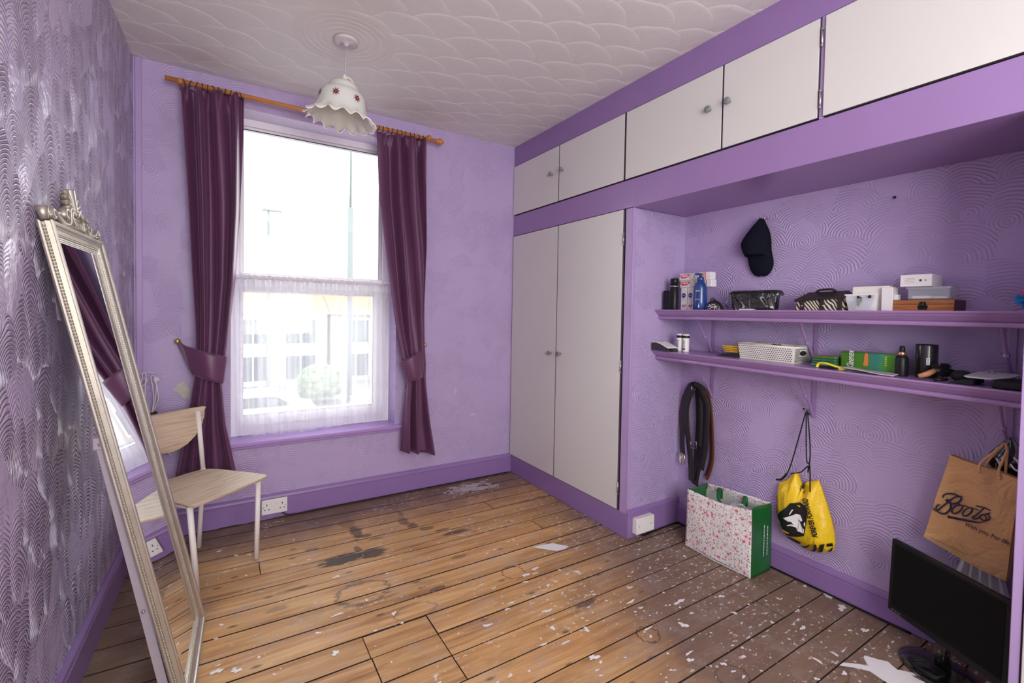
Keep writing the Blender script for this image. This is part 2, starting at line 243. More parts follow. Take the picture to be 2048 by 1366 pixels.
STAINS = [(0.93, -0.71, 0.13, 0.055, 0, 0.95), (1.07, -0.72, 0.08, 0.05, 0, 0.9), (1.05, -0.44, 0.035, 0.09, 0, 0.75), (1.03, -0.30, 0.05, 0.08, 0, 0.35),
          (1.12, -0.57, 0.05, 0.012, 0, 0.6), (0.94, -1.045, 0.115, 0.085, 1, 0.65), (1.33, -0.44, 0.035, 0.07, 0, 0.6), (1.42, -0.60, 0.05, 0.025, 0, 0.6),
          (1.55, -0.73, 0.10, 0.022, 0, 0.75), (1.27, -0.76, 0.12, 0.008, 0, 0.5), (1.62, -1.25, 0.055, 0.055, 1, 0.6), (1.855, -1.90, 0.045, 0.045, 1, 0.8),
          (0.69, -0.86, 0.05, 0.012, 0, 0.7), (1.24, -1.19, 0.05, 0.02, 0, 0.6), (0.80, -0.52, 0.04, 0.02, 0, 0.5), (1.77, -1.62, 0.06, 0.02, 0, 0.7),
          (1.10, -1.29, 0.09, 0.05, 1, 0.4), (2.24, -2.39, 0.10, 0.04, 1, 0.5), (1.95, -2.2, 0.06, 0.05, 1, 0.5), (0.60, -0.98, 0.05, 0.02, 0, 0.4), (1.36, -0.52, 0.035, 0.035, 0, 0.7), (1.49, -0.66, 0.06, 0.014, 0, 0.7), (1.08, -0.51, 0.05, 0.02, 0, 0.7), (1.01, -0.64, 0.02, 0.045, 0, 0.7), (1.35, -0.33, 0.02, 0.04, 0, 0.5), (1.0, -1.13, 0.10, 0.012, 0, 0.4), (1.45, -0.98, 0.05, 0.02, 0, 0.5)]
m_board = board_mat()
m_paint = plain('spilt_white_paint', (0.78, 0.76, 0.77), 0.45, var=0.05, scale=60)

# ------------------------------------------------------------------ object helpers
WM = {}
class B:
    def __init__(s): s.v = []; s.f = []
    def add(s, v, f):
        k = len(s.v); s.v += [Vector(p) for p in v]; s.f += [tuple(i + k for i in q) for q in f]; return s
    def box(s, x0, x1, y0, y1, z0, z1, M=None):
        v = [Vector((x, y, z)) for z in (z0, z1) for y in (y0, y1) for x in (x0, x1)]
        if M is not None: v = [M @ p for p in v]
        return s.add(v, [(0, 2, 3, 1), (4, 5, 7, 6), (0, 1, 5, 4), (2, 6, 7, 3), (0, 4, 6, 2), (1, 3, 7, 5)])
    def tube(s, path, r, n=10, cap=True, squash=None):
        P = [Vector(p) for p in path]; rs = r if isinstance(r, (list, tuple)) else [r] * len(P)
        vs = []; up = None
        for i, p in enumerate(P):
            t = (P[min(i + 1, len(P) - 1)] - P[max(i - 1, 0)])
            if t.length < 1e-9: t = Vector((0, 0, 1))
            t.normalize()
            if up is None: up = Vector((0, 0, 1)) if abs(t.z) < 0.9 else Vector((1, 0, 0))
            a = up - t * up.dot(t)
            if a.length < 1e-6: a = t.orthogonal()
            a.normalize(); b = t.cross(a); up = a
            for k in range(n):
                w = a * math.cos(2 * pi * k / n) * rs[i] + b * math.sin(2 * pi * k / n) * rs[i]
                if squash: w += squash[0] * w.dot(squash[0]) * (squash[1] - 1)
                vs.append(p + w)
        fs = [(i * n + k, i * n + (k + 1) % n, (i + 1) * n + (k + 1) % n, (i + 1) * n + k) for i in range(len(P) - 1) for k in range(n)]
        if cap: fs += [tuple(range(n - 1, -1, -1)), tuple(range((len(P) - 1) * n, len(P) * n))]
        return s.add(vs, fs)
    def lathe(s, prof, M=None, n=32, cx=0, cy=0, fn=None):
        vs = []
        for j, (r, z) in enumerate(prof):
            for k in range(n):
                a = 2 * pi * k / n; rr, zz = (r, z) if fn is None else fn(j, a, r, z)
                p = Vector((cx + rr * math.cos(a), cy + rr * math.sin(a), zz)); vs.append(M @ p if M is not None else p)
        fs = [(j * n + k, j * n + (k + 1) % n, (j + 1) * n + (k + 1) % n, (j + 1) * n + k) for j in range(len(prof) - 1) for k in range(n)]
        return s.add(vs, fs)
    def disc(s, c, r, nrm, th=0.002, n=20):
        c = Vector(c); nrm = Vector(nrm).normalized(); return s.tube([c, c + nrm * th], r, n)
    def grid(s, fn, nu, nv, close=False):
        vs = [fn(i / nu, j / nv) for j in range(nv + 1) for i in range(nu + (0 if close else 1))]
        w = nu if close else nu + 1
        fs = [(j * w + i, j * w + (i + 1) % w, (j + 1) * w + (i + 1) % w, (j + 1) * w + i) for j in range(nv) for i in range(nu)]
        return s.add(vs, fs)
    def sphere(s, c, r, n=8, m=6, sc=(1, 1, 1)):
        c = Vector(c); vs = []; 
        for j in range(1, m):
            for k in range(n):
                t = pi * j / m; a = 2 * pi * k / n
                vs.append(c + Vector((r * sc[0] * math.sin(t) * math.cos(a), r * sc[1] * math.sin(t) * math.sin(a), r * sc[2] * math.cos(t))))
        vs += [c + Vector((0, 0, r * sc[2])), c - Vector((0, 0, r * sc[2]))]; q = len(vs)
        fs = [(j * n + k, (j + 1) * n + k, (j + 1) * n + (k + 1) % n, j * n + (k + 1) % n) for j in range(m - 2) for k in range(n)]
        fs += [(q - 2, k, (k + 1) % n) for k in range(n)] + [(q - 1, (m - 2) * n + (k + 1) % n, (m - 2) * n + k) for k in range(n)]
        return s.add(vs, fs)
    def poly(s, pts, off):
        """extruded polygon: pts 3D planar outline, off = extrusion vector"""
        P = [Vector(p) for p in pts]; o = Vector(off); n = len(P)
        return s.add(P + [p + o for p in P], [tuple(range(n)), tuple(range(2 * n - 1, n - 1, -1))] + [(i, i + n, (i + 1) % n + n, (i + 1) % n) for i in range(n)])
    def build(s, name, mat, parent=None, smooth=False, bevel=0, solid=0, seg=2, origin=None):
        if parent is None:
            if origin is None:
                xs = [p.x for p in s.v]; ys = [p.y for p in s.v]; zs = [p.z for p in s.v]
                origin = ((min(xs) + max(xs)) / 2, (min(ys) + max(ys)) / 2, min(zs))
            W = Matrix.Translation(origin)
        else: W = WM[parent.name]
        I = W.inverted(); me = bpy.data.meshes.new(name)
        me.from_pydata([I @ p for p in s.v], [], s.f); me.materials.append(mat)
        bm = bmesh.new(); bm.from_mesh(me); bmesh.ops.recalc_face_normals(bm, faces=bm.faces); bm.to_mesh(me); bm.free()
        if smooth:
            for p in me.polygons: p.use_smooth = True
        o = bpy.data.objects.new(name, me); C.objects.link(o)
        if parent is None: o.matrix_world = W
        else: o.parent = parent
        WM[o.name] = W
        if solid:
            md = o.modifiers.new('solid', 'SOLIDIFY'); md.thickness = solid; md.offset = 0
        if bevel:
            md = o.modifiers.new('bevel', 'BEVEL'); md.width = bevel; md.segments = seg; md.limit_method = 'ANGLE'
            if smooth is None or seg > 1:
                for p in me.polygons: p.use_smooth = True
                me.set_sharp_from_angle(angle=math.radians(40)) if hasattr(me, 'set_sharp_from_angle') else None
        return o
def tag(o, label=None, cat=None, group=None, kind=None):
    if label: o['label'] = label
    if cat: o['category'] = cat
    if group: o['group'] = group
    if kind: o['kind'] = kind
    return o
def thing(name, label, cat, loc, group=None, kind=None):
    o = bpy.data.objects.new(name, None); C.objects.link(o); o.location = loc; WM[o.name] = Matrix.Translation(loc)
    return tag(o, label, cat, group, kind)
def struct(name, b, m, **k):
    return tag(b.build(name, m, None, origin=(0, 0, 0), **k), kind='structure')
def lettering(body, p0, right, up, h, w, m, parent, bold=0.0, name='lettering', lift=0.0006, shear=0.0):
    cu = bpy.data.curves.new(name, 'FONT'); cu.body = body; cu.size = 1; cu.offset = bold; cu.shear = shear
    t = bpy.data.objects.new('tmp_text', cu); C.objects.link(t); dg = bpy.context.evaluated_depsgraph_get(); dg.update()
    me = bpy.data.meshes.new_from_object(t.evaluated_get(dg)); bpy.data.objects.remove(t)
    xs = [v.co.x for v in me.vertices]; ys = [v.co.y for v in me.vertices]
    if not xs: return
    x0, x1, y0, y1 = min(xs), max(xs), min(ys), max(ys)
    R = Vector(right).normalized(); U = Vector(up).normalized(); N = R.cross(U).normalized(); p0 = Vector(p0)
    b = B(); b.v = [p0 + R * ((v.co.x - x0) / (x1 - x0) * w) + U * ((v.co.y - y0) / (y1 - y0) * h) + N * lift for v in me.vertices]
    b.f = [tuple(p.vertices) for p in me.polygons]; bpy.data.meshes.remove(me)
    return b.build(name, m, parent)
def interp(tab, z):
    """tab: list of (x, z) descending in z"""
    if z >= tab[0][1]: return tab[0][0]
    for (xa, za), (xb, zb) in zip(tab, tab[1:]):
        if z >= zb:
            t = (za - z) / (za - zb); return xa + (xb - xa) * t
    return tab[-1][0]
def smooth_path(P, k=4):
    P = [Vector(p) for p in P]; out = []
    for i in range(len(P) - 1):
        a = P[max(i - 1, 0)]; b = P[i]; c = P[i + 1]; d = P[min(i + 2, len(P) - 1)]
        for j in range(k):
            t = j / k; out.append(0.5 * ((2 * b) + (c - a) * t + (2 * a - 5 * b + 4 * c - d) * t * t + (3 * b - a - 3 * c + d) * t ** 3))
    return out + [P[-1]]
# ================================================================== STRUCTURE
H = 2.6; W_ = 2.36; XB = 2.811; YL = -1.282; YE = -2.80; YBACK = -4.6
wl = lambda y: -0.008 + 0.018 * y
b = B(); b.add([(-0.15, YBACK - .1, -.06), (3.0, YBACK - .1, -.06), (3.0, 0.4, -.06), (-0.15, 0.4, -.06), (-0.15, YBACK - .1, -.024), (3.0, YBACK - .1, -.024), (3.0, 0.4, -.024), (-0.15, 0.4, -.024)],
    [(0, 3, 2, 1), (4, 5, 6, 7), (0, 1, 5, 4), (1, 2, 6, 5), (2, 3, 7, 6), (3, 0, 4, 7)])
floor = struct('floor', b, plain('floor_void', (0.02, 0.014, 0.01), 0.9))
edges = [0.0, -0.035, -0.165, -0.295, -0.425, -0.555, -0.682, -0.812, -0.945, -1.078, -1.205, -1.34, -1.472, -1.606, -1.736, -1.866, -1.997, -2.126, -2.251, -2.375, -2.498]
while edges[-1] > YBACK: edges.append(edges[-1] - 0.128)
m_joint = plain('dirt_blackened_board_edge', (0.03, 0.018, 0.012), 0.95)
def ey(e, x):
    sk = max(0.0, min(1.0, (e + 1.75) / 1.3)) if e < -0.1 else (0.5 if e < 0 else 0)
    t = max(0.0, (1.45 - x) / 1.4)
    return e + 0.052 * sk * t * 1.0
cuts = {4: [1.90], 7: [2.02], 10: [], 11: [0.865, 1.129], 12: [0.867, 1.128], 13: [1.128], 16: [2.45], 18: [0.7], 5: [0.55], 8: [], 14: [0.45], 20: [1.3], 22: [0.9], 19: [1.95]}
for i in range(len(edges) - 1):
    gap = 0.0042 if i not in (10, 11) else 0.0065
    xs = [-0.05] + cuts.get(i, []) + [2.86]
    for xa, xb in zip(xs, xs[1:]):
        zt = random.uniform(-0.0012, 0.0); tilt = random.uniform(-0.0006, 0.0006)
        if xa in (0.865,): zt = -0.003
        n = 6; top = []; bot = []
        for k in range(n + 1):
            x = xa + (xb - xa) * k / n; x2 = x + (0.0015 if k == 0 else -0.0015 if k == n else 0)
            top += [(x2, ey(edges[i], x) - gap / 2, zt + tilt), (x2, ey(edges[i + 1], x) + gap / 2, zt - tilt)]
        bot = [(p[0], p[1], -0.022) for p in top]; m_ = len(top); f = []
        for k in range(n):
            a = 2 * k; f += [(a, a + 1, a + 3, a + 2), (a + m_, a + 2 + m_, a + 3 + m_, a + 1 + m_), (a, a + 2, a + 2 + m_, a + m_), (a + 1, a + 1 + m_, a + 3 + m_, a + 3)]
        f += [(0, m_, m_ + 1, 1), (m_ - 2, m_ - 1, 2 * m_ - 1, 2 * m_ - 2)]
        bo = B().add(top + bot, f).build('floorboard', m_board, floor, bevel=0.0008, seg=1)
        bo.data.materials.append(m_joint)
        for p in bo.data.polygons: p.material_index = 0 if abs(p.normal.z) > 0.5 else 1
# dried paint lying on the boards
def blob(bb, x, y, rx, ry, z, seed, n=16, rag=0.35):
    r = random.Random(seed); a0 = r.random() * 6; ph = [r.random() * 6 for _ in range(4)]
    pts = []
    for k in range(n):
        a = 2 * pi * k / n
        q = 1 + rag * (0.5 * math.sin(2 * a + ph[0]) + 0.35 * math.sin(3 * a + ph[1]) + 0.3 * math.sin(5 * a + ph[2]) + 0.25 * r.uniform(-1, 1))
        pts.append((x + rx * q * math.cos(a), y + ry * q * math.sin(a), z))
    k0 = len(bb.v); bb.v += [Vector(p) for p in pts] + [Vector((x, y, z + 0.0004))]; bb.f += [(k0 + k, k0 + (k + 1) % n, k0 + n) for k in range(n)]
sp = B(); r = random.Random(11)
for i, (x, y, a, c) in enumerate(BLOBS): blob(sp, x, y, a * 0.66, c * 0.62, 0.0012, i + 50, 22, 0.62)
for i in range(3600):
    x = r.random() ** 0.6 * 2.7 + 0.08; y = -0.05 - 3.0 * r.random()
    dens = 0.10 + 0.55 * max(0, min(1, (x - 0.9) / 1.2)) * (1.25 if y < -0.9 else 0.5) + (0.45 if x < 0.75 and y < -0.3 else 0) + 0.5 * math.exp(-((x - 1.75) ** 2 + (y + 1.75) ** 2) / 0.12)
    if r.random() > dens * (0.35 + 1.3 * (0.5 + 0.5 * math.sin(x * 9.0 + 3 * math.sin(y * 5.0)) * math.sin(y * 8.0 + 1.0)) ** 1.5): continue
    s_ = 0.0010 + 0.0060 * r.random() ** 5
    if r.random() < 0.2:   # little streak
        blob(sp, x, y, s_ * r.uniform(1.8, 3.6), s_ * 0.7, 0.0011, i, 9, 0.4)
    else: blob(sp, x, y, s_, s_ * r.uniform(0.6, 1.1), 0.0011, i, 9, 0.4)
    if s_ > 0.004:
        for q in range(5): blob(sp, x + r.gauss(0, 0.025), y + r.gauss(0, 0.018), 0.0012 * r.uniform(.7, 2), 0.001 * r.uniform(.7, 2), 0.001, i * 7 + q, 7, 0.4)
for pts in (BIGPAINT, PAINT_C4):
    k0 = len(sp.v); sp.v += [Vector((x, y, 0.0016)) for x, y in pts]; sp.f.append(tuple(range(k0, len(sp.v))))
tag(sp.build('paint_splatter', m_paint, floor), kind='stuff')
fp = B(); k0 = 0; fp.v = [Vector((x, y, 0.0013)) for x, y in PAINT_FAR]; fp.v = []
for q in range(150):
    blob(fp, 1.89 + r.gauss(0, .075), -0.16 + r.gauss(0, .040), r.uniform(.004, .032), r.uniform(.003, .014), 0.0012 + q * 4e-6, q + 900, 12, 0.5)
for q in range(60):
    blob(fp, r.uniform(1.95, 2.13), -0.215 + r.gauss(0, .018), r.uniform(.004, .026), r.uniform(.003, .008), 0.0012 + q * 4e-6, q + 1900, 12, 0.5)
fp.build('dried_plaster_patch', plain('grey_plaster_smear', (0.50, 0.44, 0.44), 0.8, var=0.3, scale=70), floor)
# ceiling
b = B().box(-0.15, 3.0, YBACK - .1, 0.4, H, H + 0.08); ceiling = struct('ceiling', b, m_ceiling)
prof = [(0.0, 2.6)]
for k in range(0, 60):
    rr = 0.035 + k * 0.0033
    prof.append((rr, 2.5995 - 0.0011 * (0.5 + 0.5 * math.cos(rr * 2 * pi / 0.0315)) * (1 if rr < 0.215 else 0.3)))
prof.append((0.236, 2.6))
B().lathe(prof[1:], cx=0.905, cy=-0.775, n=64).build('ceiling_ring_moulding', plain('ceiling_plaster', (0.72, 0.67, 0.65), 0.55, var=0.04), ceiling, smooth=True)
# left wall (very slightly out of square)
b = B(); y0, y1 = 0.35, YBACK
b.add([(wl(y0), y0, 0), (wl(y1), y1, 0), (wl(y1), y1, H), (wl(y0), y0, H), (-0.25, y0, 0), (-0.25, y1, 0), (-0.25, y1, H), (-0.25, y0, H)],
    [(0, 1, 2, 3), (4, 7, 6, 5), (0, 4, 5, 1), (3, 2, 6, 7), (0, 3, 7, 4), (1, 5, 6, 2)])
wall_left = struct('wall_left', b, m_wall_left)
# window wall with opening
ox0, ox1, oz0, oz1 = 0.43, 1.412, 0.49, 2.452; T = 0.30
b = B().box(-0.2, ox0, 0, T, 0, H).box(ox1, 3.0, 0, T, 0, H).box(ox0, ox1, 0, T, 0, oz0).box(ox0, ox1, 0, T, oz1, H)
wall_far = struct('wall_far', b, m_wall_far)
B().box(ox0 - 0.0, ox1, 0.001, 0.15, oz1 - 0.004, oz1).build('window_head_lining', m_soffit, wall_far)
# vertical corner batten in the left corner and edge trim
tag(B().box(0.0, 0.028, -0.010, 0.0, 0.15, H).build('trim_1', m_frame_wall, None, bevel=0.003, origin=(0, 0, 0)), kind='structure')
pk = B().poly([(x, -0.001, z) for x, z in PEEL], (0, -0.0016, 0)); pk.build('peeled_patch', plain('bare_plaster', (0.55, 0.52, 0.46), 0.9, var=0.2, scale=60, bump=0.6), wall_far)
for (x, z, a, c) in ((0.12, 0.905, .01, .006), (1.87, .69, .012, .03), (2.02, .50, .03, .012), (1.72, .30, .006, .006), (1.60, 1.0, .004, .006)):
    q = B(); q.poly([(x + a * math.cos(k * pi / 5) * (1 + .3 * math.sin(k * 7)), -0.0004, z + c * math.sin(k * pi / 5)) for k in range(10)], (0, -0.0008, 0)); q.build('paint_chip', plain('chipped_pale_plaster', (0.52, 0.42, 0.62), 0.9), wall_far)
# alcove back wall, alcove side walls, back of the room
wall_right = struct('wall_right', B().box(XB, XB + 0.15, -3.2, 0.35, 0, H), m_wall_right)
struct('wall_back', B().box(-0.3, 3.0, YBACK - 0.1, YBACK, 0, H), plain('plain_lilac_wall', WALLC, 0.6))
side = struct('wall_alcove', B().box(W_ + 0.018, XB, YL, YL + 0.03, 0, 1.892), m_wall_side)
B().box(W_ - 0.001, W_ + 0.018, YL - 0.006, YL + 0.003, 0.17, 1.893).build('corner_bead', m_frame_wall, side, bevel=0.002)
nail = B().sphere((XB - 0.004, -2.33, 1.802), 0.006); nail.build('nail_head', m_dark, wall_right)
def skirting(name, p0, p1, nrm, h, th=0.018, wob=0.0, m=m_trim):
    """moulded board running p0 -> p1 on the floor against a wall, nrm points into the room"""
    P0 = Vector((*p0, 0)); P1 = Vector((*p1, 0)); N = Vector((*nrm, 0)).normalized()
    pr = [(0, 0.002), (th, 0.002), (th, h - 0.035), (th - 0.003, h - 0.033), (th - 0.003, h - 0.028), (th + 0.001, h - 0.024), (th - 0.002, h - 0.012), (th - 0.009, h - 0.004), (th - 0.012, h), (0, h)]
    b = B(); k = len(pr); n = max(2, int((P1 - P0).length / 0.05)); rr = random.Random(3)
    for i in range(n + 1):
        P = P0.lerp(P1, i / n)
        for j, (o, z) in enumerate(pr): b.v.append(P + N * o + Vector((0, 0, z + (rr.uniform(0, wob) if j < 2 else 0))))
    for i in range(n):
        for j in range(k - 1): b.f.append((i * k + j, i * k + j + 1, (i + 1) * k + j + 1, (i + 1) * k + j))
    b.f += [tuple(range(k)), tuple(range(n * k, n * k + k))]
    return struct(name, b, m)
skirting('baseboard_far', (0.0, 0), (W_, 0), (0, -1), 0.152, wob=0.008)
skirting('baseboard_left', (wl(0), 0), (wl(-4.5), -4.5), (1, 0), 0.155)
skirting('baseboard_right', (XB, YL), (XB, YE), (-1, 0), 0.122, wob=0.003)
skirting('baseboard_alcove', (W_ + 0.001, YL), (XB, YL), (0, -1), 0.165, th=0.012)
# skirting gap shadow / grubby strip under the alcove skirting
# ---- window
mW = m_upvc
fy0, fy1 = 0.15, 0.215
win = struct('window_1', B().box(ox0, ox0 + 0.05, fy0, fy1, oz0, oz1).box(ox1 - 0.055, ox1, fy0, fy1, oz0, oz1).box(ox0 + .05, ox1 - .055, fy0, fy1, oz1 - 0.045, oz1).box(ox0 + .05, ox1 - .055, fy0, fy1, oz0, oz0 + 0.06), mW, bevel=0.004)
# sashes: upper glass x .50-1.33, z 1.505-2.375 ; lower glass x .50-1.285, z .62-1.384
ux0, ux1, uz0, uz1 = 0.50, 1.331, 1.508, 2.385
sash = B().box(ox0 + .05, ux0, .165, .205, uz0 - .055, oz1 - .045).box(ux1, ox1 - .055, .165, .205, uz0 - .055, oz1 - .045).box(ux0, ux1, .165, .205, uz1, oz1 - .045).box(ux0, ux1, .165, .205, uz0 - .055, uz0)
sash.build('upper_sash', mW, win, bevel=0.003)
lx0, lx1, lz0, lz1 = 0.50, 1.287, 0.625, 1.384
sash = B().box(ox0 + .05, lx0, .14, .19, oz0 + .06, uz0 - .004).box(lx1, ox1 - .055, .14, .19, oz0 + .06, uz0 - .004).box(lx0, lx1, .14, .19, lz1, uz0 - .004).box(lx0, lx1, .14, .19, oz0 + .06, lz0)
sash.build('lower_sash', mW, win, bevel=0.004)
B().box(lx0 - .006, lx0, .136, .14, lz0, lz1).box(lx1, lx1 + .006, .136, .14, lz0, lz1).box(lx0 - .006, lx1 + .006, .136, .14, lz1, lz1 + .006).box(lx0 - .006, lx1 + .006, .136, .14, lz0 - .006, lz0).build('glazing_bead', m_metal, win)
B().box(ux0 - .002, ux0, .160, .166, uz0, uz1).box(ux1, ux1 + .002, .160, .166, uz0, uz1).box(ux0, ux1, .160, .166, uz1, uz1 + .004).build('rubber_seal', m_dark, win)
mg, g = newmat('window_glass', 0.02)
tr = g.n('ShaderNodeBsdfTransparent'); gl = g.n('ShaderNodeBsdfGlossy'); gl.inputs['Roughness'].default_value = 0.02; mx = g.n('ShaderNodeMixShader'); mx.inputs[0].default_value = 0.05
tr.inputs[0].default_value = (0.97, 0.98, 0.98, 1)
g.t.links.new(tr.outputs[0], mx.inputs[1]); g.t.links.new(gl.outputs[0], mx.inputs[2]); g.t.links.new(mx.outputs[0], g.out.inputs[0])
B().box(ux0 - .005, ux1 + .005, .184, .188, uz0 - .005, uz1 + .005).build('glass_pane', mg, win)
B().box(lx0 - .005, lx1 + .005, .164, .168, lz0 - .005, lz1 + .005).build('glass_pane', mg, win)
B().box(0.405, 1.475, -0.04, 0.15, 0.468, 0.492).box(0.42, 1.46, -0.022, 0.0, 0.45, 0.468).build('window_sill', plain('lilac_gloss_sill', (0.40, 0.25, 0.56), 0.35, var=0.05), win, bevel=0.006, seg=3)
# ---- fascia bands of the fitted cupboards
struct('trim_2', B().box(W_, W_ + 0.03, -3.9, 0.0, 2.447, H), m_trim, bevel=0.002)
b = B().box(W_, W_ + 0.03, YL, 0.0, 1.897, 2.055).box(W_, XB, -3.9, YL, 1.893, 2.055)
struct('trim_3', b, plain('purple_gloss_beam', (0.31, 0.19, 0.42), 0.33, coat=0.15, var=0.04, scale=5), bevel=0.002)
# ================================================================== FITTED CUPBOARDS
def knob(parent, x, y, z, r=0.0165):
    M = Matrix.Translation((x, y, z)) @ Matrix.Rotation(-pi / 2, 4, 'Y')
    pr = [(0.0001, 0.0), (r * .45, 0.0), (r * .4, 0.010), (r * .75, 0.014), (r, 0.018), (r * .98, 0.023), (r * .6, 0.0255), (0.0001, 0.0262)]
    B().lathe(pr, M, 20).build('knob', m_knob, parent, smooth=True)
def hinge(parent, x, y, z, h=0.062):
    b = B().tube([(x, y, z - h / 2), (x, y, z + h / 2)], 0.0045, 8)
    for k in (-1, 1): b.sphere((x, y, z + k * h / 2), 0.0055, 6, 4)
    b.build('hinge', m_metal, parent, smooth=True)
m_edge = plain('door_edge_gap_shade', (0.07, 0.05, 0.07), 0.8)  # door side faces near-black: shadow between the doors put into the colour
def door(parent, y0, y1, z0, z1, knobs=(), hinges=(), th=0.020, x=W_ - 0.006):
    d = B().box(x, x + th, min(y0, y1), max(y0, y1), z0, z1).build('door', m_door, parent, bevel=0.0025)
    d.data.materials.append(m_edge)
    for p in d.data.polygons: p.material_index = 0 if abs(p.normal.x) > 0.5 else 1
    for ky, kz in knobs: knob(d, x, ky, kz)
    for hy, hz in hinges: hinge(d, x - 0.002, hy, hz)
    return d
w1 = thing('fitted_wardrobe', 'tall built-in wardrobe with two white doors and purple plinth in the far right corner', 'wardrobe', (2.58, -0.64, 0))
B().box(W_ + 0.016, W_ + 0.024, YL + 0.032, -0.003, 0.0, 1.89).build('gap_shade_sheet', m_dark, w1)  # near-black sheet painted as the shade seen through the door gaps
B().box(W_ + 0.03, XB - 0.002, YL + 0.032, -0.003, 0.0, 1.89).build('carcass', m_frame_wall, w1)
B().box(W_, W_ + 0.014, YL + 0.001, -0.001, 0.001, 0.141).build('plinth', m_trim, w1, bevel=0.002)
B().box(W_, W_ + 0.014, YL + 0.002, -1.226, 0.141, 1.893).build('stile', m_frame_wall, w1, bevel=0.002)
B().box(W_ + 0.003, W_ + 0.014, -0.009, -0.001, 0.141, 1.893).build('stile', m_frame_wall, w1)
door(w1, -0.012, -0.594, 0.146, 1.892, [(-0.540, 1.008)])
door(w1, -0.600, -1.212, 0.146, 1.892, [(-0.648, 1.012)], [(-1.219, 1.72), (-1.219, 0.985), (-1.219, 0.275)])
spec = [((-0.006, -0.589, -0.595, -1.206), (-0.517, -0.633), 'narrow pair of overhead cupboard doors nearest the window wall, small knobs'),
        ((-1.218, -1.820, -1.826, -2.230), (-1.758, -1.857), 'overhead cupboard with a wide and a narrower white door above the start of the alcove'),
        ((-2.248, -2.862, -2.868, -3.45), (-2.81, -2.91), 'overhead cupboard with large plain white doors above the alcove, cut by the right edge')]
for (a, b_, c, d), (k1, k2), lab in spec:
    u = thing('overhead_cupboard', lab, 'cupboard', (2.58, (a + d) / 2, 2.055), 'overhead cupboards under the ceiling')
    B().box(W_ + 0.016, W_ + 0.024, d - 0.008, a + 0.004, 2.056, 2.446).build('gap_shade_sheet', m_dark, u)  # same near-black sheet, gap shade for the overhead doors
    B().box(W_ + 0.024, XB - 0.002, d - 0.006, a + 0.002, 2.057, 2.445).build('carcass', m_frame_wall, u)
    door(u, a, b_, 2.0610, 2.4425, [(k1, 2.261)] if a > -2 else [])
    hs = [(-2.239, 2.365), (-2.239, 2.13)] if c > -2 and c < -1.5 else []
    door(u, c, d, 2.0610, 2.4425, [(k2, 2.263)] if a > -2 else [], hs)
    if hs: B().box(W_ + 0.002, W_ + 0.014, -2.247, -2.233, 2.056, 2.446).build('stile', m_frame_wall, u)
w2 = thing('fitted_wardrobe', 'second built-in wardrobe at the right edge, only its lilac stile and white door edge showing', 'wardrobe', (2.58, -3.2, 0))
B().box(W_, W_ + 0.02, -2.822, YE, 0.001, 1.892).build('stile', m_frame_wall, w2, bevel=0.002)
B().box(W_ + 0.02, XB - 0.002, -3.9, YE - 0.001, 0.001, 1.892).build('carcass', m_frame_wall, w2)
door(w2, -2.826, -3.45, 0.03, 1.890)

# ================================================================== SHELVES
UZ = 1.320
lowz = lambda y: 1.083 + (y - YL) * 0.0134
def shelf(name, label, xf, zf):
    t = thing(name, label, 'shelf', (2.7, -2.04, zf(-2.04) - 0.055), 'alcove shelves')
    def ex(prof, nm, m, bev=0):
        b = B(); n = len(prof)
        for y in (YL - 0.001, YE + 0.002):
            for x, dz in prof: b.v.append(Vector((x, y, zf(y) + dz)))
        b.f = [(i, (i + 1) % n, n + (i + 1) % n, n + i) for i in range(n)] + [tuple(range(n)), tuple(range(2 * n - 1, n - 1, -1))]
        return b.build(nm, m, t)
    ex([(xf + 0.05, 0), (XB - 0.001, 0), (XB - 0.001, -0.018), (xf + 0.05, -0.018)], 'shelf_board', m_shelf)
    ex([(xf + 0.05, 0), (xf, 0), (xf - 0.003, -0.004), (xf, -0.009), (xf + 0.006, -0.011), (xf + 0.010, -0.017), (xf + 0.020, -0.026), (xf + 0.030, -0.034), (xf + 0.036, -0.037), (xf + 0.030, -0.040), (xf + 0.028, -0.046), (xf + 0.030, -0.053), (xf + 0.036, -0.056), (xf + 0.05, -0.056)], 'front_moulding', m_shelf)
    for y in (-1.50, -2.045, -2.695):
        z = zf(y) - 0.018; yo = 0.0
        br = B().box(XB - 0.006, XB - 0.001, y - 0.009, y + 0.009, z - 0.25, z)
        br.box(XB - 0.17, XB - 0.001, y - 0.009, y + 0.009, z - 0.005, z - 0.0005)
        p = smooth_path([(XB - 0.155, y, z - 0.006), (XB - 0.150, y, z - 0.04), (XB - 0.10, y, z - 0.115), (XB - 0.05, y, z - 0.17), (XB - 0.006, y, z - 0.24)], 4)
        br.tube(p, 0.0065, 8); br.sphere((XB - 0.085, y, z - 0.135), 0.011, 8, 5)
        br.build('shelf_bracket', m_shelf, t)
    return t
shelf('wall_shelf', 'upper purple alcove shelf with moulded front edge, under the hanging cap', 2.557, lambda y: UZ)
shelf('wall_shelf', 'lower purple alcove shelf with moulded front edge, holding basket and tissues', 2.540, lowz)

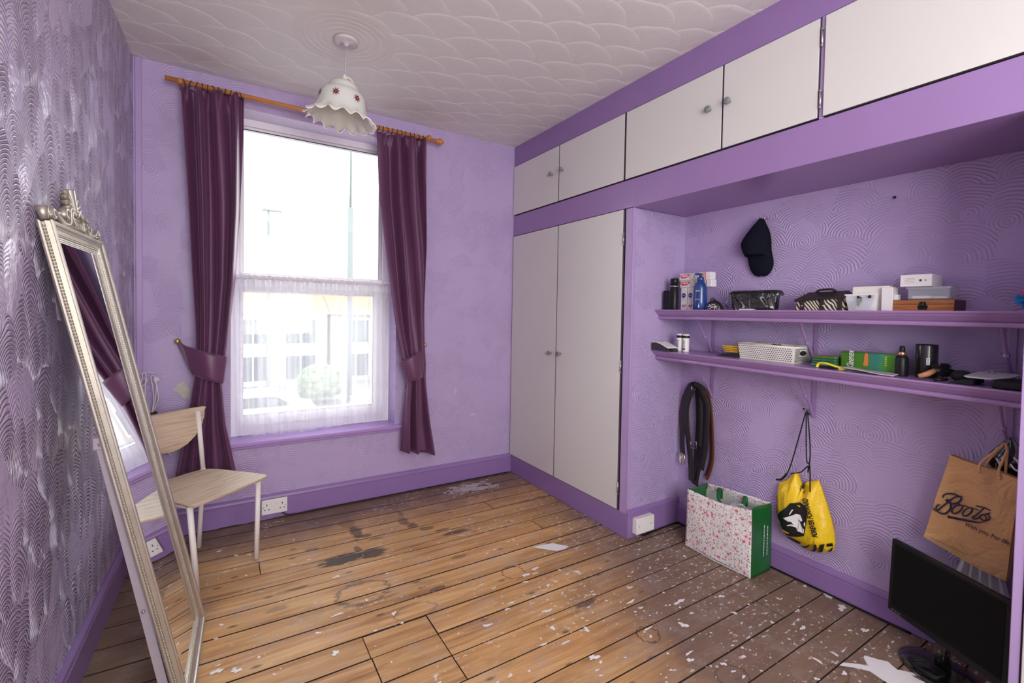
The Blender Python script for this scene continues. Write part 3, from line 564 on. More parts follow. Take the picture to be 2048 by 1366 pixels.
# ================================================================== CURTAINS AND ROD
m_curt, g = newmat('plum_satin', 0.5)
o = g.obj(); nz = g.noise(g.vec(*o), 6, 3)
g.col(g.mix(nz, (0.092, 0.030, 0.078), (0.125, 0.038, 0.105))); g.bump(g.noise(g.vec(o[0] * 600, o[1] * 600, o[2] * 90), 1, 2), 0.15, 0.0006)
g.b.inputs['Sheen Weight'].default_value = 0.2; g.b.inputs['Sheen Roughness'].default_value = 0.4; g.b.inputs['Sheen Tint'].default_value = (0.9, 0.5, 0.8, 1)
m_band, g = newmat('plum_satin_band', 0.42); g.col((0.118, 0.034, 0.098)); g.b.inputs['Sheen Weight'].default_value = 0.3
m_wood_rod = plain('orange_pine_rod', (0.52, 0.20, 0.055), 0.4, var=0.2, scale=30)
m_brass = plain('gold_metal', (0.75, 0.5, 0.18), 0.3, metal=0.9)
rod = thing('curtain_rod', 'orange pine curtain pole running above the window with a turned end knob', 'curtain rod', (0.9, -0.1, 2.465))
RZ = 2.481
B().tube([(0.136, -0.1, 2.487), (1.655, -0.1, 2.474)], 0.0125, 16).build('pole', m_wood_rod, rod, smooth=True)
M = Matrix.Translation((1.65, -0.1, 2.474)) @ Matrix.Rotation(pi / 2, 4, 'Y')
B().lathe([(0.0001, 0), (0.014, 0), (0.016, 0.006), (0.012, 0.010), (0.014, 0.014), (0.022, 0.024), (0.0235, 0.034), (0.019, 0.044), (0.010, 0.050), (0.007, 0.053), (0.0085, 0.058), (0.0001, 0.063)], M, 20).build('finial', m_wood_rod, rod, smooth=True)
for x in (0.20, 0.92, 1.60):
    B().tube([(x, -0.001, RZ + .003), (x, -0.085, RZ + .003)], 0.009, 10).tube([(x - .01, -0.1, RZ + .004), (x + .01, -0.1, RZ + .004)], 0.017, 14).build('rod_bracket', m_wood_rod, rod, smooth=True)
def curtain(label, L, R, n, tz0, tz1, seed, tie, hook, side):
    zt = min(L[0][1], R[0][1]); r = random.Random(seed)
    t = thing('curtain', label, 'curtain', (sum((L[-1][0], R[-1][0])) / 2, -0.1, min(L[-1][1], R[-1][1])), 'plum window curtains')
    ph = [r.uniform(0, 2 * pi) for _ in range(6)]; topz = lambda u: L[0][1] * (1 - u) + R[0][1] * u - 0.0
    botz = lambda u: L[-1][1] * (1 - u) + R[-1][1] * u
    tm = (tz0 + tz1) / 2
    def fn(u, v):
        z = topz(u) * (1 - v) + botz(u) * v
        xl = interp(L, z); xr = interp(R, z)
        k = min(1.0, abs(z - tm) / 0.45)      # 0 at the tie band
        top = max(0.0, 1 - (topz(u) - z) / 0.10)
        uu = u + 0.035 * math.sin(2 * pi * (u * 1.5) + ph[0]) * (0.3 + 0.7 * k)
        a = (0.010 + 0.026 * k) * (1 - 0.55 * top)
        w = math.sin(2 * pi * n * (uu + 0.05 * math.sin(4 * uu + 1.3 * z)) + ph[1] + 0.9 * (z - tm)) + 0.30 * math.sin(2 * pi * n * 1.37 * uu + ph[2] - 0.8 * z) + 0.5 * top * math.sin(2 * pi * n * 2.3 * u + ph[5])
        w = math.copysign(abs(w) ** 0.75, w)
        pleat = 0.006 * top * math.sin(2 * pi * n * 3.2 * u + ph[3])
        x = xl + (xr - xl) * max(0.0, min(1.0, u + 0.012 * math.sin(2 * pi * n * u + ph[4]) * k))
        sag = -0.012 * math.exp(-((u - 0.22) / 0.08) ** 2) * top * (1 if side < 0 else 0.3)
        return Vector((x, -0.098 + a * w + pleat - 0.02 * (1 - k) + 0.012 * math.sin(5 * z + ph[5]) * k, z + sag))
    B().grid(fn, 150, 110).build('cloth', m_curt, t, smooth=True, solid=0.003)
    # heading tape loops over the pole
    for i in range(11):
        u = (i + 0.5) / 11; x = L[0][0] + (R[0][0] - L[0][0]) * u; zc = 2.487 - (x - 0.136) / 1.52 * 0.013
        M = Matrix.Translation((x, -0.1, zc - 0.004)) @ Matrix.Rotation(pi / 2 + r.uniform(-.35, .35), 4, 'Y') @ Matrix.Rotation(r.uniform(-.2, .2), 4, 'X')
        P = [M @ Vector((0.018 * math.cos(a), 0.0175 * math.sin(a), 0)) for a in [2 * pi * k / 16 for k in range(17)]]
        B().tube(P, 0.0026, 6, cap=False).build('curtain_ring', m_rings, t, smooth=True)
    # tie band
    (ax, az), (bx, bz), (cx, cz), (dx, dz) = tie
    def bf(u, v):
        x = ax + (bx - ax) * u; z = az + (bz - az) * u; x2 = dx + (cx - dx) * u; z2 = dz + (cz - dz) * u
        if side < 0: bend = math.sin(pi * min(1, max(0, (u - 0.05))) * 0.92)
        else: bend = math.sin(pi * min(1, max(0, (u - 0.05))) * 0.92)
        p = Vector((x + (x2 - x) * v, 0, z + (z2 - z) * v)); p.y = -0.105 - 0.052 * bend - 0.004 * math.sin(pi * v) ; return p
    bb = B(); bb.grid(bf, 24, 8); bb.build('tie_band', m_band, t, smooth=True, solid=0.004)
    hx, hz = hook
    def strap(u, v):
        p0 = Vector((hx, -0.022, hz)); w0 = 0.010; p1 = Vector((ax, bf(0, 0).y, az)); p2 = Vector((dx, bf(0, 1).y, dz))
        e0 = p0 + Vector((0, 0, w0)); e1 = p0 - Vector((0, 0, w0 * 1.6)); return (e0.lerp(p1, u)).lerp(e1.lerp(p2, u), v)
    B().grid(strap, 8, 4).build('tie_strap', m_band, t, smooth=True, solid=0.004)
    hk = thing('tieback_hook', 'small gold curtain hook on the wall ' + ('left' if side < 0 else 'right') + ' of the window', 'hook', (hx, 0, hz), 'gold tieback hooks')
    M = Matrix.Translation((hx, -0.001, hz)) @ Matrix.Rotation(pi / 2, 4, 'X')
    B().lathe([(0.0001, 0), (0.014, 0), (0.015, 0.004), (0.008, 0.008), (0.0055, 0.012), (0.0055, 0.022), (0.013, 0.028), (0.014, 0.034), (0.008, 0.039), (0.0001, 0.040)], M, 18).build('rosette', m_brass, hk, smooth=True)
m_rings = plain('dark_plum_ring', (0.06, 0.02, 0.03), 0.5)
curtain('long plum curtain on the left of the window, tied back, reaching down behind the chair', CL_L, CL_R, 3.3, 1.05, 0.90, 5, TIEL, (0.180, 1.098), -1)
curtain('plum curtain tied back on the right of the window, hem above the skirting', CR_L, CR_R, 3.1, 1.0, 0.83, 9, TIER, (1.615, 1.045), 1)

# net curtain
m_net = bpy.data.materials.new('white_net'); g = G(m_net)
ox, oy, oz = g.obj()
st = g.noise(g.vec(ox * 55, 0.0, oz * 1.2), 1, 3); wide = g.noise(g.vec(ox * 9, 0.0, oz * 0.6), 1, 2)
tp = g.n('ShaderNodeBsdfTransparent'); df = g.n('ShaderNodeBsdfDiffuse'); tl = g.n('ShaderNodeBsdfTranslucent'); a1 = g.n('ShaderNodeMixShader'); a1.inputs[0].default_value = 0.4; a2 = g.n('ShaderNodeMixShader')
df.inputs[0].default_value = (0.88, 0.87, 0.92, 1); tl.inputs[0].default_value = (0.88, 0.88, 0.92, 1)
g.t.links.new(df.outputs[0], a1.inputs[1]); g.t.links.new(tl.outputs[0], a1.inputs[2]); g.t.links.new(tp.outputs[0], a2.inputs[1]); g.t.links.new(a1.outputs[0], a2.inputs[2])
hem = g.map(oz, 0.90, 0.925, 0.0, 0.35)
g.put(a2.inputs[0], g.m('MINIMUM', g.map(st * 0.5 + wide * 0.6, 0.35, 0.75, 0.30, 0.62) + hem, 0.95)); g.t.links.new(a2.outputs[0], g.out.inputs[0])
net = thing('net_curtain', 'sheer white net curtain gathered on a wire across the lower half of the window', 'curtain', (0.92, 0.06, 0.5))
def nf(u, v):
    z = 1.480 - 0.006 * u - v * (0.968 + 0.014 * math.sin(5 * u) ) ; x = 0.44 + 0.955 * u
    if v > 0: x += (0.012 + 0.016 * v) * math.sin(9 * u + 1) * v
    s = 0.3 + 0.7 * min(1, v * 3)
    y = 0.075 + s * (0.011 * math.sin(2 * pi * 15 * u + 1.5 * math.sin(5 * u) + v) + 0.010 * math.sin(2 * pi * 6.3 * u + 2 - 2.2 * v)) + (0.010 * math.sin(2 * pi * 34 * u) * max(0, 1 - v * 9))
    return Vector((x, y, z))
B().grid(nf, 300, 60).build('netting', m_net, net, smooth=True)
P = [(0.44 + 0.955 * k / 120, 0.075 + 0.003 * math.sin(k * 1.9), 1.478 - 0.006 * k / 120 + 0.003 * math.sin(k * 1.3) + 0.0015 * math.sin(k * 3.1)) for k in range(121)]
B().tube(P, [0.013 + 0.002 * math.sin(k * 2.3) for k in range(121)], 8).build('gathered_heading', plain('white_net_heading', (0.80, 0.77, 0.82), 0.9, bump=0.8, bscale=150, bdist=0.004), net, smooth=True)

# ================================================================== PENDANT LAMP
lx, ly = 0.898, -0.785
lamp = thing('pendant_lamp', 'frilled white glass bell lampshade with small red flower motifs hanging from the ceiling', 'lamp', (lx, ly, 2.14))
B().lathe([(0.004, 2.568), (0.011, 2.572), (0.013, 2.580), (0.045, 2.582), (0.056, 2.585), (0.058, 2.590), (0.058, 2.5975), (0.001, 2.5985)], cx=0.905, cy=-0.775, n=28).build('ceiling_cup', plain('pinkish_white_plastic', (0.60, 0.54, 0.56), 0.4), lamp, smooth=True)
B().tube([(0.905, -0.775, 2.572), (lx, -0.783, 2.40)], 0.0032, 8).build('cord', plain('white_flex', (0.5, 0.47, 0.47), 0.5), lamp, smooth=True)
Ms = Matrix.Translation((lx - 0.002, ly - 0.005, 2.385)) @ Matrix.Rotation(math.radians(5), 4, 'Y') @ Matrix.Rotation(math.radians(4), 4, 'X')
B().lathe([(0.004, 0.045), (0.012, 0.035), (0.014, 0.012), (0.026, 0.008), (0.028, -0.002), (0.016, -0.004), (0.016, -0.05), (0.006, -0.055)], Matrix.Translation((lx, ly, 2.382)), 18).build('lamp_holder', m_white, lamp, smooth=True)
B().tube([Ms @ Vector(p) for p in smooth_path([(0.0, 0.0, 0.03), (0.02, -0.004, 0.026), (0.035, -0.006, 0.012), (0.042, -0.008, -0.006)], 4)], 0.0065, 8).build('cable_loop', plain('cream_clip', (0.62, 0.55, 0.47), 0.5), lamp, smooth=True)
prof = [(0.030, 0.004), (0.048, -0.002), (0.062, -0.014), (0.068, -0.028), (0.070, -0.036), (0.080, -0.043), (0.094, -0.052), (0.103, -0.070), (0.108, -0.092), (0.112, -0.115), (0.118, -0.135), (0.130, -0.155), (0.145, -0.168), (0.158, -0.178)]
def ruf(j, a, r_, z):
    q = max(0.0, (j - 9) / 4.0); s = math.sin(15 * a)
    return r_ + 0.010 * q * q * s, z + 0.011 * q * q * math.cos(15 * a + 0.6)
m_glass, g = newmat('frosted_opal_glass', 0.22); g.col((0.86, 0.88, 0.86)); g.b.inputs['Subsurface Weight'].default_value = 0.0
tl = g.n('ShaderNodeBsdfTranslucent'); tl.inputs[0].default_value = (0.85, 0.82, 0.66, 1); mx = g.n('ShaderNodeMixShader'); mx.inputs[0].default_value = 0.35
g.t.links.new(g.b.outputs[0], mx.inputs[1]); g.t.links.new(tl.outputs[0], mx.inputs[2]); g.t.links.new(mx.outputs[0], g.out.inputs[0])
shd = B().lathe(prof, Ms, 180, fn=ruf).build('glass_shade', m_glass, lamp, smooth=True, solid=0.003)
rim = [Ms @ Vector(((ruf(13, a, *prof[13])[0]) * math.cos(a), ruf(13, a, *prof[13])[0] * math.sin(a), ruf(13, a, *prof[13])[1])) for a in [2 * pi * k / 180 for k in range(181)]]
B().tube(rim, 0.0024, 6, cap=False).build('clear_rim', plain('bright_glass_rim', (0.93, 0.94, 0.93), 0.1), shd, smooth=True)
m_fl = plain('dark_red_print', (0.18, 0.02, 0.03), 0.4); m_fl2 = plain('green_brown_print', (0.08, 0.07, 0.03), 0.4); m_fl3 = plain('pink_print', (0.60, 0.22, 0.24), 0.4)
for k in range(7):
    a0 = math.radians(-58 - 7 + k * 51.4)
    def sp_(da, dz):
        z = -0.088 + dz; rr = 0.1088 - (z + 0.092) * 0.16; a = a0 + da / 0.108
        return Ms @ Vector(((rr + 0.0028) * math.cos(a), (rr + 0.0028) * math.sin(a), z))
    leaf = B(); pet = B(); mid = B()
    for q in range(8):
        t = 2 * pi * q / 8 + 0.2
        leaf.add([sp_(0.010 * math.cos(t - .25), 0.010 * math.sin(t - .25)), sp_(0.022 * math.cos(t), 0.024 * math.sin(t)), sp_(0.010 * math.cos(t + .25), 0.010 * math.sin(t + .25))], [(0, 1, 2)])
    for q in range(5):
        t = 2 * pi * q / 5; c = (0.007 * math.cos(t), 0.007 * math.sin(t))
        v = [sp_(c[0] + 0.0052 * math.cos(w), c[1] + 0.0052 * math.sin(w)) for w in [2 * pi * e / 8 for e in range(8)]]
        pet.add([p + (p - Ms @ Vector((0, 0, -0.09))).normalized() * 0.0003 for p in v], [tuple(range(8))])
    leaf.build('flower_leaves', m_fl2, shd); pet.build('flower_motif', m_fl if k % 2 else m_fl, shd)
    v = [sp_(0.0026 * math.cos(w), 0.0026 * math.sin(w)) for w in [2 * pi * e / 8 for e in range(8)]]
    mid.add([p + (p - Ms @ Vector((0, 0, -0.09))).normalized() * 0.0006 for p in v], [tuple(range(8))]); mid.build('flower_centre', m_fl3, shd)

# ================================================================== LEANING MIRROR
m_silver, g = newmat('champagne_silver_frame', 0.36, 0.0)
g.b.inputs['Metallic'].default_value = 0.75
n_ = g.noise(g.vec(*g.obj()), 18, 4); g.col(g.mix(n_, (0.44, 0.40, 0.33), (0.56, 0.52, 0.44))); g.rough(g.map(n_, 0.3, 0.7, 0.30, 0.42))
m_mir, g = newmat('mirror_silvering', 0.015, 1.0); g.col((0.88, 0.89, 0.88))
mir = thing('standing_mirror', 'tall narrow silver beaded mirror with carved crest leaning against the textured wall', 'mirror', (0.32, -1.16, 0.0))
SN = 0.204; PS = math.radians(2.0); CS = math.sqrt(1 - SN * SN); BR = Vector((0.337, -0.905, 0.009))
sv = Vector((-SN * math.cos(PS), SN * math.sin(PS), CS)); av = Vector((-math.sin(PS), -math.cos(PS), 0)); nv = Vector((CS * math.cos(PS), -CS * math.sin(PS), SN)); MW, ML = 0.51, 1.545
mp = lambda a, b_, c: BR + av * a + sv * b_ + nv * c
prof = [(0.004, -0.036), (0.0, -0.034), (-0.002, -0.030), (0.0, -0.026), (0.003, -0.024), (0.003, -0.019), (0.001, -0.017), (0.002, -0.006), (-0.001, -0.004), (0.001, 0.0), (0.006, 0.0015), (0.011, -0.001), (0.013, -0.005), (0.020, -0.010), (0.029, -0.0135), (0.030, -0.0165), (0.036, -0.0165), (0.037, -0.0155), (0.041, -0.0155), (0.042, -0.0175), (0.046, -0.0175), (0.047, -0.0195), (0.054, -0.0205), (0.054, -0.036)]
b = B(); n = len(prof)
for u, c in prof:
    for a, e in ((u, u), (MW - u, u), (MW - u, ML - u), (u, ML - u)): b.v.append(mp(a, e, c))
for j in range(n - 1):
    for k in range(4): b.f.append((j * 4 + k, j * 4 + (k + 1) % 4, (j + 1) * 4 + (k + 1) % 4, (j + 1) * 4 + k))
for k in range(4): b.f.append(((n - 1) * 4 + k, (n - 1) * 4 + (k + 1) % 4, (k + 1) % 4, k))
b.build('frame', m_silver, mir)
B().add([mp(0.050, 0.050, -0.0195), mp(MW - 0.050, 0.050, -0.0195), mp(MW - 0.050, ML - 0.050, -0.0195), mp(0.050, ML - 0.050, -0.0195), mp(0.058, 0.058, -0.03), mp(MW - 0.058, 0.058, -0.03), mp(MW - 0.058, ML - 0.058, -0.03), mp(0.058, ML - 0.058, -0.03)],
        [(0, 1, 2, 3), (7, 6, 5, 4), (0, 4, 5, 1), (1, 5, 6, 2), (2, 6, 7, 3), (3, 7, 4, 0)]).build('mirror_glass', m_mir, mir)
B().add([mp(x, z, c) for c in (-0.036, -0.031) for x, z in ((.01, .01), (MW - .01, .01), (MW - .01, ML - .01), (.01, ML - .01))], [(0, 1, 2, 3), (7, 6, 5, 4), (0, 4, 5, 1), (1, 5, 6, 2), (2, 6, 7, 3), (3, 7, 4, 0)]).build('backing_board', m_black, mir)
for nm, u, c, st_, rr in (('bead_trim', 0.033, -0.0158, 0.0085, 0.0033), ('side_bead_trim', 0.0015, -0.0215, 0.0095, 0.0032)):
    bb = B(); L1 = MW - 2 * u; L2 = ML - 2 * u
    for k in range(int(L2 / st_)):
        e = u + k * st_; bb.sphere(mp(u, e, c), rr, 6, 4); bb.sphere(mp(MW - u, e, c), rr, 6, 4)
    for k in range(int(L1 / st_)):
        a = u + k * st_; bb.sphere(mp(a, u, c), rr, 6, 4); bb.sphere(mp(a, ML - u, c), rr, 6, 4)
    tag(bb.build(nm, m_silver, mir, smooth=True), kind='stuff')
# crest
cr = lambda a, e, c: mp(MW / 2 - a, ML + e, c)       # a>0 towards the window
def scroll(bb, pts, r0, r1, c0=-0.012, dep=2.0):
    P = smooth_path([cr(a, e, c0) for a, e in pts], 5); n = len(P)
    bb.tube(P, [1.22 * (r0 + (r1 - r0) * k / (n - 1)) for k in range(n)], 8, squash=(nv, dep))
bb = B(); 
B().add([cr(x, z, c) for c in (-0.030, -0.004) for x, z in ((-.15, -.004), (.15, -.004), (.10, .022), (.045, .058), (.0, .09), (-.045, .058), (-.10, .022))],
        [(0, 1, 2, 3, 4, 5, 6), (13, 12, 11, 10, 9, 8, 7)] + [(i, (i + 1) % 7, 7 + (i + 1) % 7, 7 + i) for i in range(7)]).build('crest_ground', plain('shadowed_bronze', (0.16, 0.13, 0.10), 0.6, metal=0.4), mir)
for sx in (-1, 1):
    s = lambda pts: [(sx * a, e) for a, e in pts]
    scroll(bb, s([(0.012, 0.066), (0.03, 0.072), (0.055, 0.062), (0.072, 0.040), (0.088, 0.018), (0.115, 0.008), (0.15, 0.008), (0.185, 0.020), (0.212, 0.034), (0.228, 0.030), (0.228, 0.016), (0.214, 0.012)]), 0.0065, 0.006)
    scroll(bb, s([(0.018, 0.052), (0.04, 0.058), (0.058, 0.048), (0.062, 0.030), (0.050, 0.016), (0.036, 0.022), (0.036, 0.034), (0.046, 0.036)]), 0.005, 0.0035, -0.006)
    scroll(bb, s([(0.075, 0.052), (0.092, 0.058), (0.108, 0.050), (0.112, 0.036), (0.100, 0.028), (0.092, 0.036)]), 0.0055, 0.004, -0.008)
    scroll(bb, s([(0.055, 0.008), (0.066, 0.024), (0.084, 0.034), (0.10, 0.022)]), 0.004, 0.004)
    scroll(bb, s([(0.12, 0.006), (0.135, 0.020), (0.150, 0.034), (0.168, 0.034), (0.172, 0.024)]), 0.0048, 0.004)
    scroll(bb, s([(0.008, 0.006), (0.010, 0.028)]), 0.004, 0.005, -0.006); scroll(bb, s([(0.020, 0.005), (0.024, 0.024)]), 0.004, 0.005, -0.006); scroll(bb, s([(0.034, 0.004), (0.040, 0.014)]), 0.004, 0.004, -0.006)
    for k, (a, e) in enumerate(((0.030, 0.128), (0.044, 0.112), (0.050, 0.094), (0.046, 0.078))):
        scroll(bb, s([(0.004, 0.062), (a * 0.5, 0.062 + (e - 0.062) * 0.55), (a * 0.92, e - 0.006), (a, e)]), 0.005, 0.007, -0.008, 1.6)
    bb.sphere(cr(sx * 0.226, 0.025, -0.012), 0.014, 10, 7)
    bb.tube([cr(sx * 0.245, 0.004, -0.018), cr(sx * 0.245, 0.02, -0.018), cr(sx * 0.245, 0.04, -0.018)], [0.009, 0.012, 0.016], 12)
scroll(bb, [(0, 0.060), (0, 0.10), (0, 0.135)], 0.006, 0.010, -0.006, 1.5)
bb.sphere(cr(0, 0.056, -0.004), 0.012, 10, 7)
bb.build('carved_crest', m_silver, mir, smooth=True)
m_leg = plain('grey_painted_leg', (0.33, 0.29, 0.33), 0.5, var=0.05)
lg = B(); pa, pb = Vector((0.096, -1.385, 0.90)), Vector((0.262, -1.385, 0.0)); dd = (pb - pa).normalized(); qx = Vector((0, 1, 0)).cross(dd).normalized()
for p in (pa, pb):
    for sy, sq in ((-1, -1), (1, -1), (1, 1), (-1, 1)): lg.v.append(p + Vector((0, 0.008 * sy, 0)) + qx * 0.012 * sq)
for q in lg.v[4:]: q.z = 0.0006
lg.f = [(0, 1, 2, 3), (7, 6, 5, 4), (0, 4, 5, 1), (1, 5, 6, 2), (2, 6, 7, 3), (3, 7, 4, 0)]
leg = lg.build('rear_leg', m_leg, mir)
B().box(0.082, 0.110, -1.400, -1.395, 0.87, 0.905).build('leg_bracket', m_leg, mir, bevel=0.002)
for z_, x_ in ((0.885, 0.098), (0.36, 0.195)): B().sphere((x_, -1.400, z_), 0.005, 8, 5).build('screw', m_metal, leg)

# ================================================================== CHAIR
m_oak, g = newmat('pale_oak_veneer', 0.48)
ox, oy, oz = g.obj(); rx = ox * 0.775 + oy * 0.632; ry = oy * 0.775 - ox * 0.632
gr = g.noise(g.vec(rx * 4, ry * 60, oz * 60), 1, 5, 0.6, 0.6); kn = g.noise(g.vec(rx * 7, ry * 26, oz * 40), 1, 3)
c = g.ramp(gr, [(0.25, (0.36, 0.24, 0.15)), (0.5, (0.56, 0.43, 0.31)), (0.75, (0.68, 0.55, 0.42))]); c = g.mix(g.map(kn, 0.66, 0.72, 0, 0.7), c, (0.12, 0.07, 0.04)); g.col(c)
m_chleg = plain('white_powder_coated_steel', (0.80, 0.77, 0.74), 0.4, var=0.02)
chair = thing('dining_chair', 'chair with pale oak half-moon backrest and seat on white metal legs beside the mirror', 'chair', (0.29, -0.44, 0))
rv = Vector((0.775, 0.632, 0)); fv = Vector((0.632, -0.775, 0)); cc = Vector((0.298, -0.462, 0))
cp = lambda a, e, z: cc + rv * a + fv * e + Vector((0, 0, z))
out = [(-.205, .205), (-.19, .222), (-.12, .226), (0, .228), (.12, .226), (.19, .222), (.205, .205), (.203, .12), (.195, 0), (.182, -.10), (.165, -.155), (.13, -.185), (.06, -.198), (0, -.2), (-.06, -.198), (-.13, -.185), (-.165, -.155), (-.182, -.10), (-.195, 0), (-.203, .12)]
b = B(); n = len(out); dz = lambda a, e: 0.414 + 0.05 * (a / 0.2) ** 2 * 0.12 - 0.004 * (1 if abs(e) < .1 else 0)
b.v = [cp(a, e, dz(a, e) + 0.012) for a, e in out] + [cp(a * .98, e * .98, dz(a, e)) for a, e in out]
b.f = [tuple(range(n)), tuple(range(2 * n - 1, n - 1, -1))] + [(i, (i + 1) % n, n + (i + 1) % n, n + i) for i in range(n)]
b.build('seat', m_oak, chair, bevel=0.003)
def oval(bb, p0, p1, a, c, n=14):
    ring = lambda p: [p + rv * a * math.cos(2 * pi * k / n) + fv * c * math.sin(2 * pi * k / n) for k in range(n)]
    bb.add(ring(Vector(p0)) + ring(Vector(p1)), [(k, (k + 1) % n, n + (k + 1) % n, n + k) for k in range(n)] + [tuple(range(n)), tuple(range(2 * n - 1, n - 1, -1))]); return bb
FA, FC, FD, FB = Vector((0.541, -0.479, 0)), Vector((0.284, -0.205, 0)), Vector((0.041, -0.405, 0)), Vector((0.298, -0.682, 0))
for f_, top in ((FA, cp(.178, .178, .411)), (FB, cp(-.178, .178, .411))): oval(B(), f_ + Vector((0, 0, .001)), top, .013, .011).build('leg', m_chleg, chair, smooth=True)
for sx, f_ in ((1, FC), (-1, FD)):
    bb = B(); bt = cp(sx * .158, -.185, .43); oval(bb, f_ + Vector((0, 0, .001)), bt, .0125, .0105); oval(bb, bt, cp(sx * .152, -.215, .735), .012, .010); bb.build('leg', m_chleg, chair, smooth=True)
b = B()
for a in (-.165, .165): b.tube([cp(a, -.17, .40), cp(a, .178, .40)], 0.008, 8)
b.tube([cp(-.165, .165, .40), cp(.165, .165, .40)], 0.008, 8); b.tube([cp(-.15, -.17, .40), cp(.15, -.17, .40)], 0.008, 8)
b.build('under_seat_frame', m_chleg, chair, smooth=True)
outl = [(-.19, .185), (-.20, .196), (-.185, .203)] + [(-.1, .205), (0, .206), (.1, .205)] + [(.185, .203), (.20, .196), (.19, .185)] + [(.185, .15), (.165, .105), (.13, .06), (.085, .028), (.04, .012), (0, .007), (-.04, .012), (-.085, .028), (-.13, .06), (-.165, .105), (-.185, .15)]
bc = lambda a, h, t: cp(a, -.205 - .028 * (h / .2) + .16 * a * a + t, .552 + h)
b = B(); n = len(outl); b.v = [bc(a, h, .011) for a, h in outl] + [bc(a, h, 0) for a, h in outl] 
c0 = len(b.v); b.v += [bc(a * .5, .11 + (h - .11) * .5, .011) for a, h in outl] + [bc(a * .5, .11 + (h - .11) * .5, 0) for a, h in outl] + [bc(0, .11, .011), bc(0, .11, 0)]
for i in range(n):
    j = (i + 1) % n; b.f += [(i, j, n + j, n + i), (i, j, c0 + j, c0 + i), (n + i, n + j, c0 + n + j, c0 + n + i), (c0 + i, c0 + j, c0 + 2 * n), (c0 + n + i, c0 + n + j, c0 + 2 * n + 1)]
b.build('backrest', m_oak, chair, smooth=False)

# ================================================================== SOCKETS
def socket(label, o, rgt, up, nrm, w, h, th, fused=False):
    o, rgt, up, nrm = map(Vector, (o, rgt, up, nrm)); M = Matrix((( rgt.x, up.x, nrm.x, o.x), (rgt.y, up.y, nrm.y, o.y), (rgt.z, up.z, nrm.z, o.z), (0, 0, 0, 1)))
    t = thing('wall_socket', label, 'socket', tuple(o), 'wall outlets at floor level')
    B().box(-w / 2, w / 2, 0, h, 0.0005, th, M).build('face_plate', m_white, t, bevel=0.003, seg=2)
    if fused:
        B().box(-.014, .014, h * .36, h * .62, th, th + .003, M).build('fuse_carrier', m_white, t, bevel=.001)
        holes = [(-.052, h * .5), (.045, h * .5)]; 
    else:
        for sx in (-1, 1): B().box(sx * .010 - .0075, sx * .010 + .0075, h * .62, h * .84, th, th + .003, M).build('rocker_switch', m_white, t, bevel=.001)
        hb = B()
        for sx in (-1, 1):
            cx = sx * .042; hb.box(cx - .0022, cx + .0022, h * .58, h * .72, th - .001, th + .0006, M)
            for q in (-1, 1): hb.box(cx + q * .011 - .0035, cx + q * .011 + .0035, h * .30, h * .36, th - .001, th + .0006, M)
        tag(hb.build('pin_holes', m_hole, t), kind='stuff'); holes = [(-.060, h * .5), (.060, h * .5)]
    for x, z in holes: B().tube([M @ Vector((x, z, th - .001)), M @ Vector((x, z, th + .0009))], .0033, 10).build('screw', m_metal, t)
    return t
socket('white double wall socket on the purple skirting below the window', (0.660, -0.019, 0.036), (1, 0, 0), (0, 0, 1), (0, -1, 0), 0.141, 0.090, 0.012)
socket('white fused outlet box on the side of the wardrobe near the alcove floor', (2.470, -1.295, 0.030), (1, 0, 0), (0, 0, 1), (0, -1, 0), 0.146, 0.090, 0.036, True)
tag(B().tube(smooth_path([(0.70, -0.026, 0.034), (0.735, -0.030, 0.014), (0.80, -0.028, 0.008), (0.9, -0.026, 0.010), (1.2, -0.026, 0.009), (1.8, -0.026, 0.009), (2.33, -0.027, 0.009)], 6), 0.0035, 6).build('cable', m_black, None, smooth=True), 'thin black cable running along the foot of the skirting under the window', 'cable')
tag(B().tube(smooth_path([(2.46, -1.310, 0.030), (2.47, -1.318, 0.008), (2.52, -1.312, 0.006), (2.65, -1.304, 0.006), (2.79, -1.306, 0.006), (2.786, -1.36, 0.006), (2.786, -1.9, 0.006), (2.786, -2.45, 0.006)], 6), 0.0045, 6).build('cable', m_black, None, smooth=True), 'black cable running round the alcove floor from the fused outlet box', 'cable')

# ================================================================== WIRE ORNAMENT
m_wire = plain('cream_white_wire', (0.72, 0.66, 0.70), 0.4)
orn = thing('wire_wall_ornament', 'cream wire ornament with curled ends on the wall behind the chair', 'ornament', (0.08, -0.04, 0.48))
bb = B(); base = (0.066, -0.045, 0.712)
for tx, tz, bow, cu in ((0.030, 0.925, -0.035, -1), (0.045, 0.930, -0.02, -1), (0.066, 0.915, 0.012, 1), (0.080, 0.905, 0.030, 1), (0.088, 0.895, 0.018, 1), (0.05, 0.90, -0.045, -1)):
    pts = [(base[0] + (tx - .05) * .1, -0.045, .712), (base[0] + bow, -0.05, .78), ((tx + base[0]) / 2 + bow * .7, -0.05, .85), (tx, -0.045, tz - .01), (tx + cu * .008, -0.045, tz + .004), (tx + cu * .016, -0.045, tz - .004)]
    bb.tube(smooth_path(pts, 5), 0.0026, 6)
bb.disc((0.090, -0.042, 0.893), 0.012, (0, -1, 0), 0.004); bb.tube([(0.01, -0.045, .935), (0.055, -0.045, .938), (0.09, -0.045, .925)], 0.002, 6)
for tx, tz in ((0.150, 0.470), (0.165, 0.490), (0.135, 0.50), (0.12, 0.51)):
    bb.tube(smooth_path([(base[0], -0.045, .70), (base[0] + .02, -0.05, .60), (tx - .03, -0.05, .53), (tx, -0.045, tz)], 5), 0.0026, 6)
bb.build('wires', m_wire, orn, smooth=True)
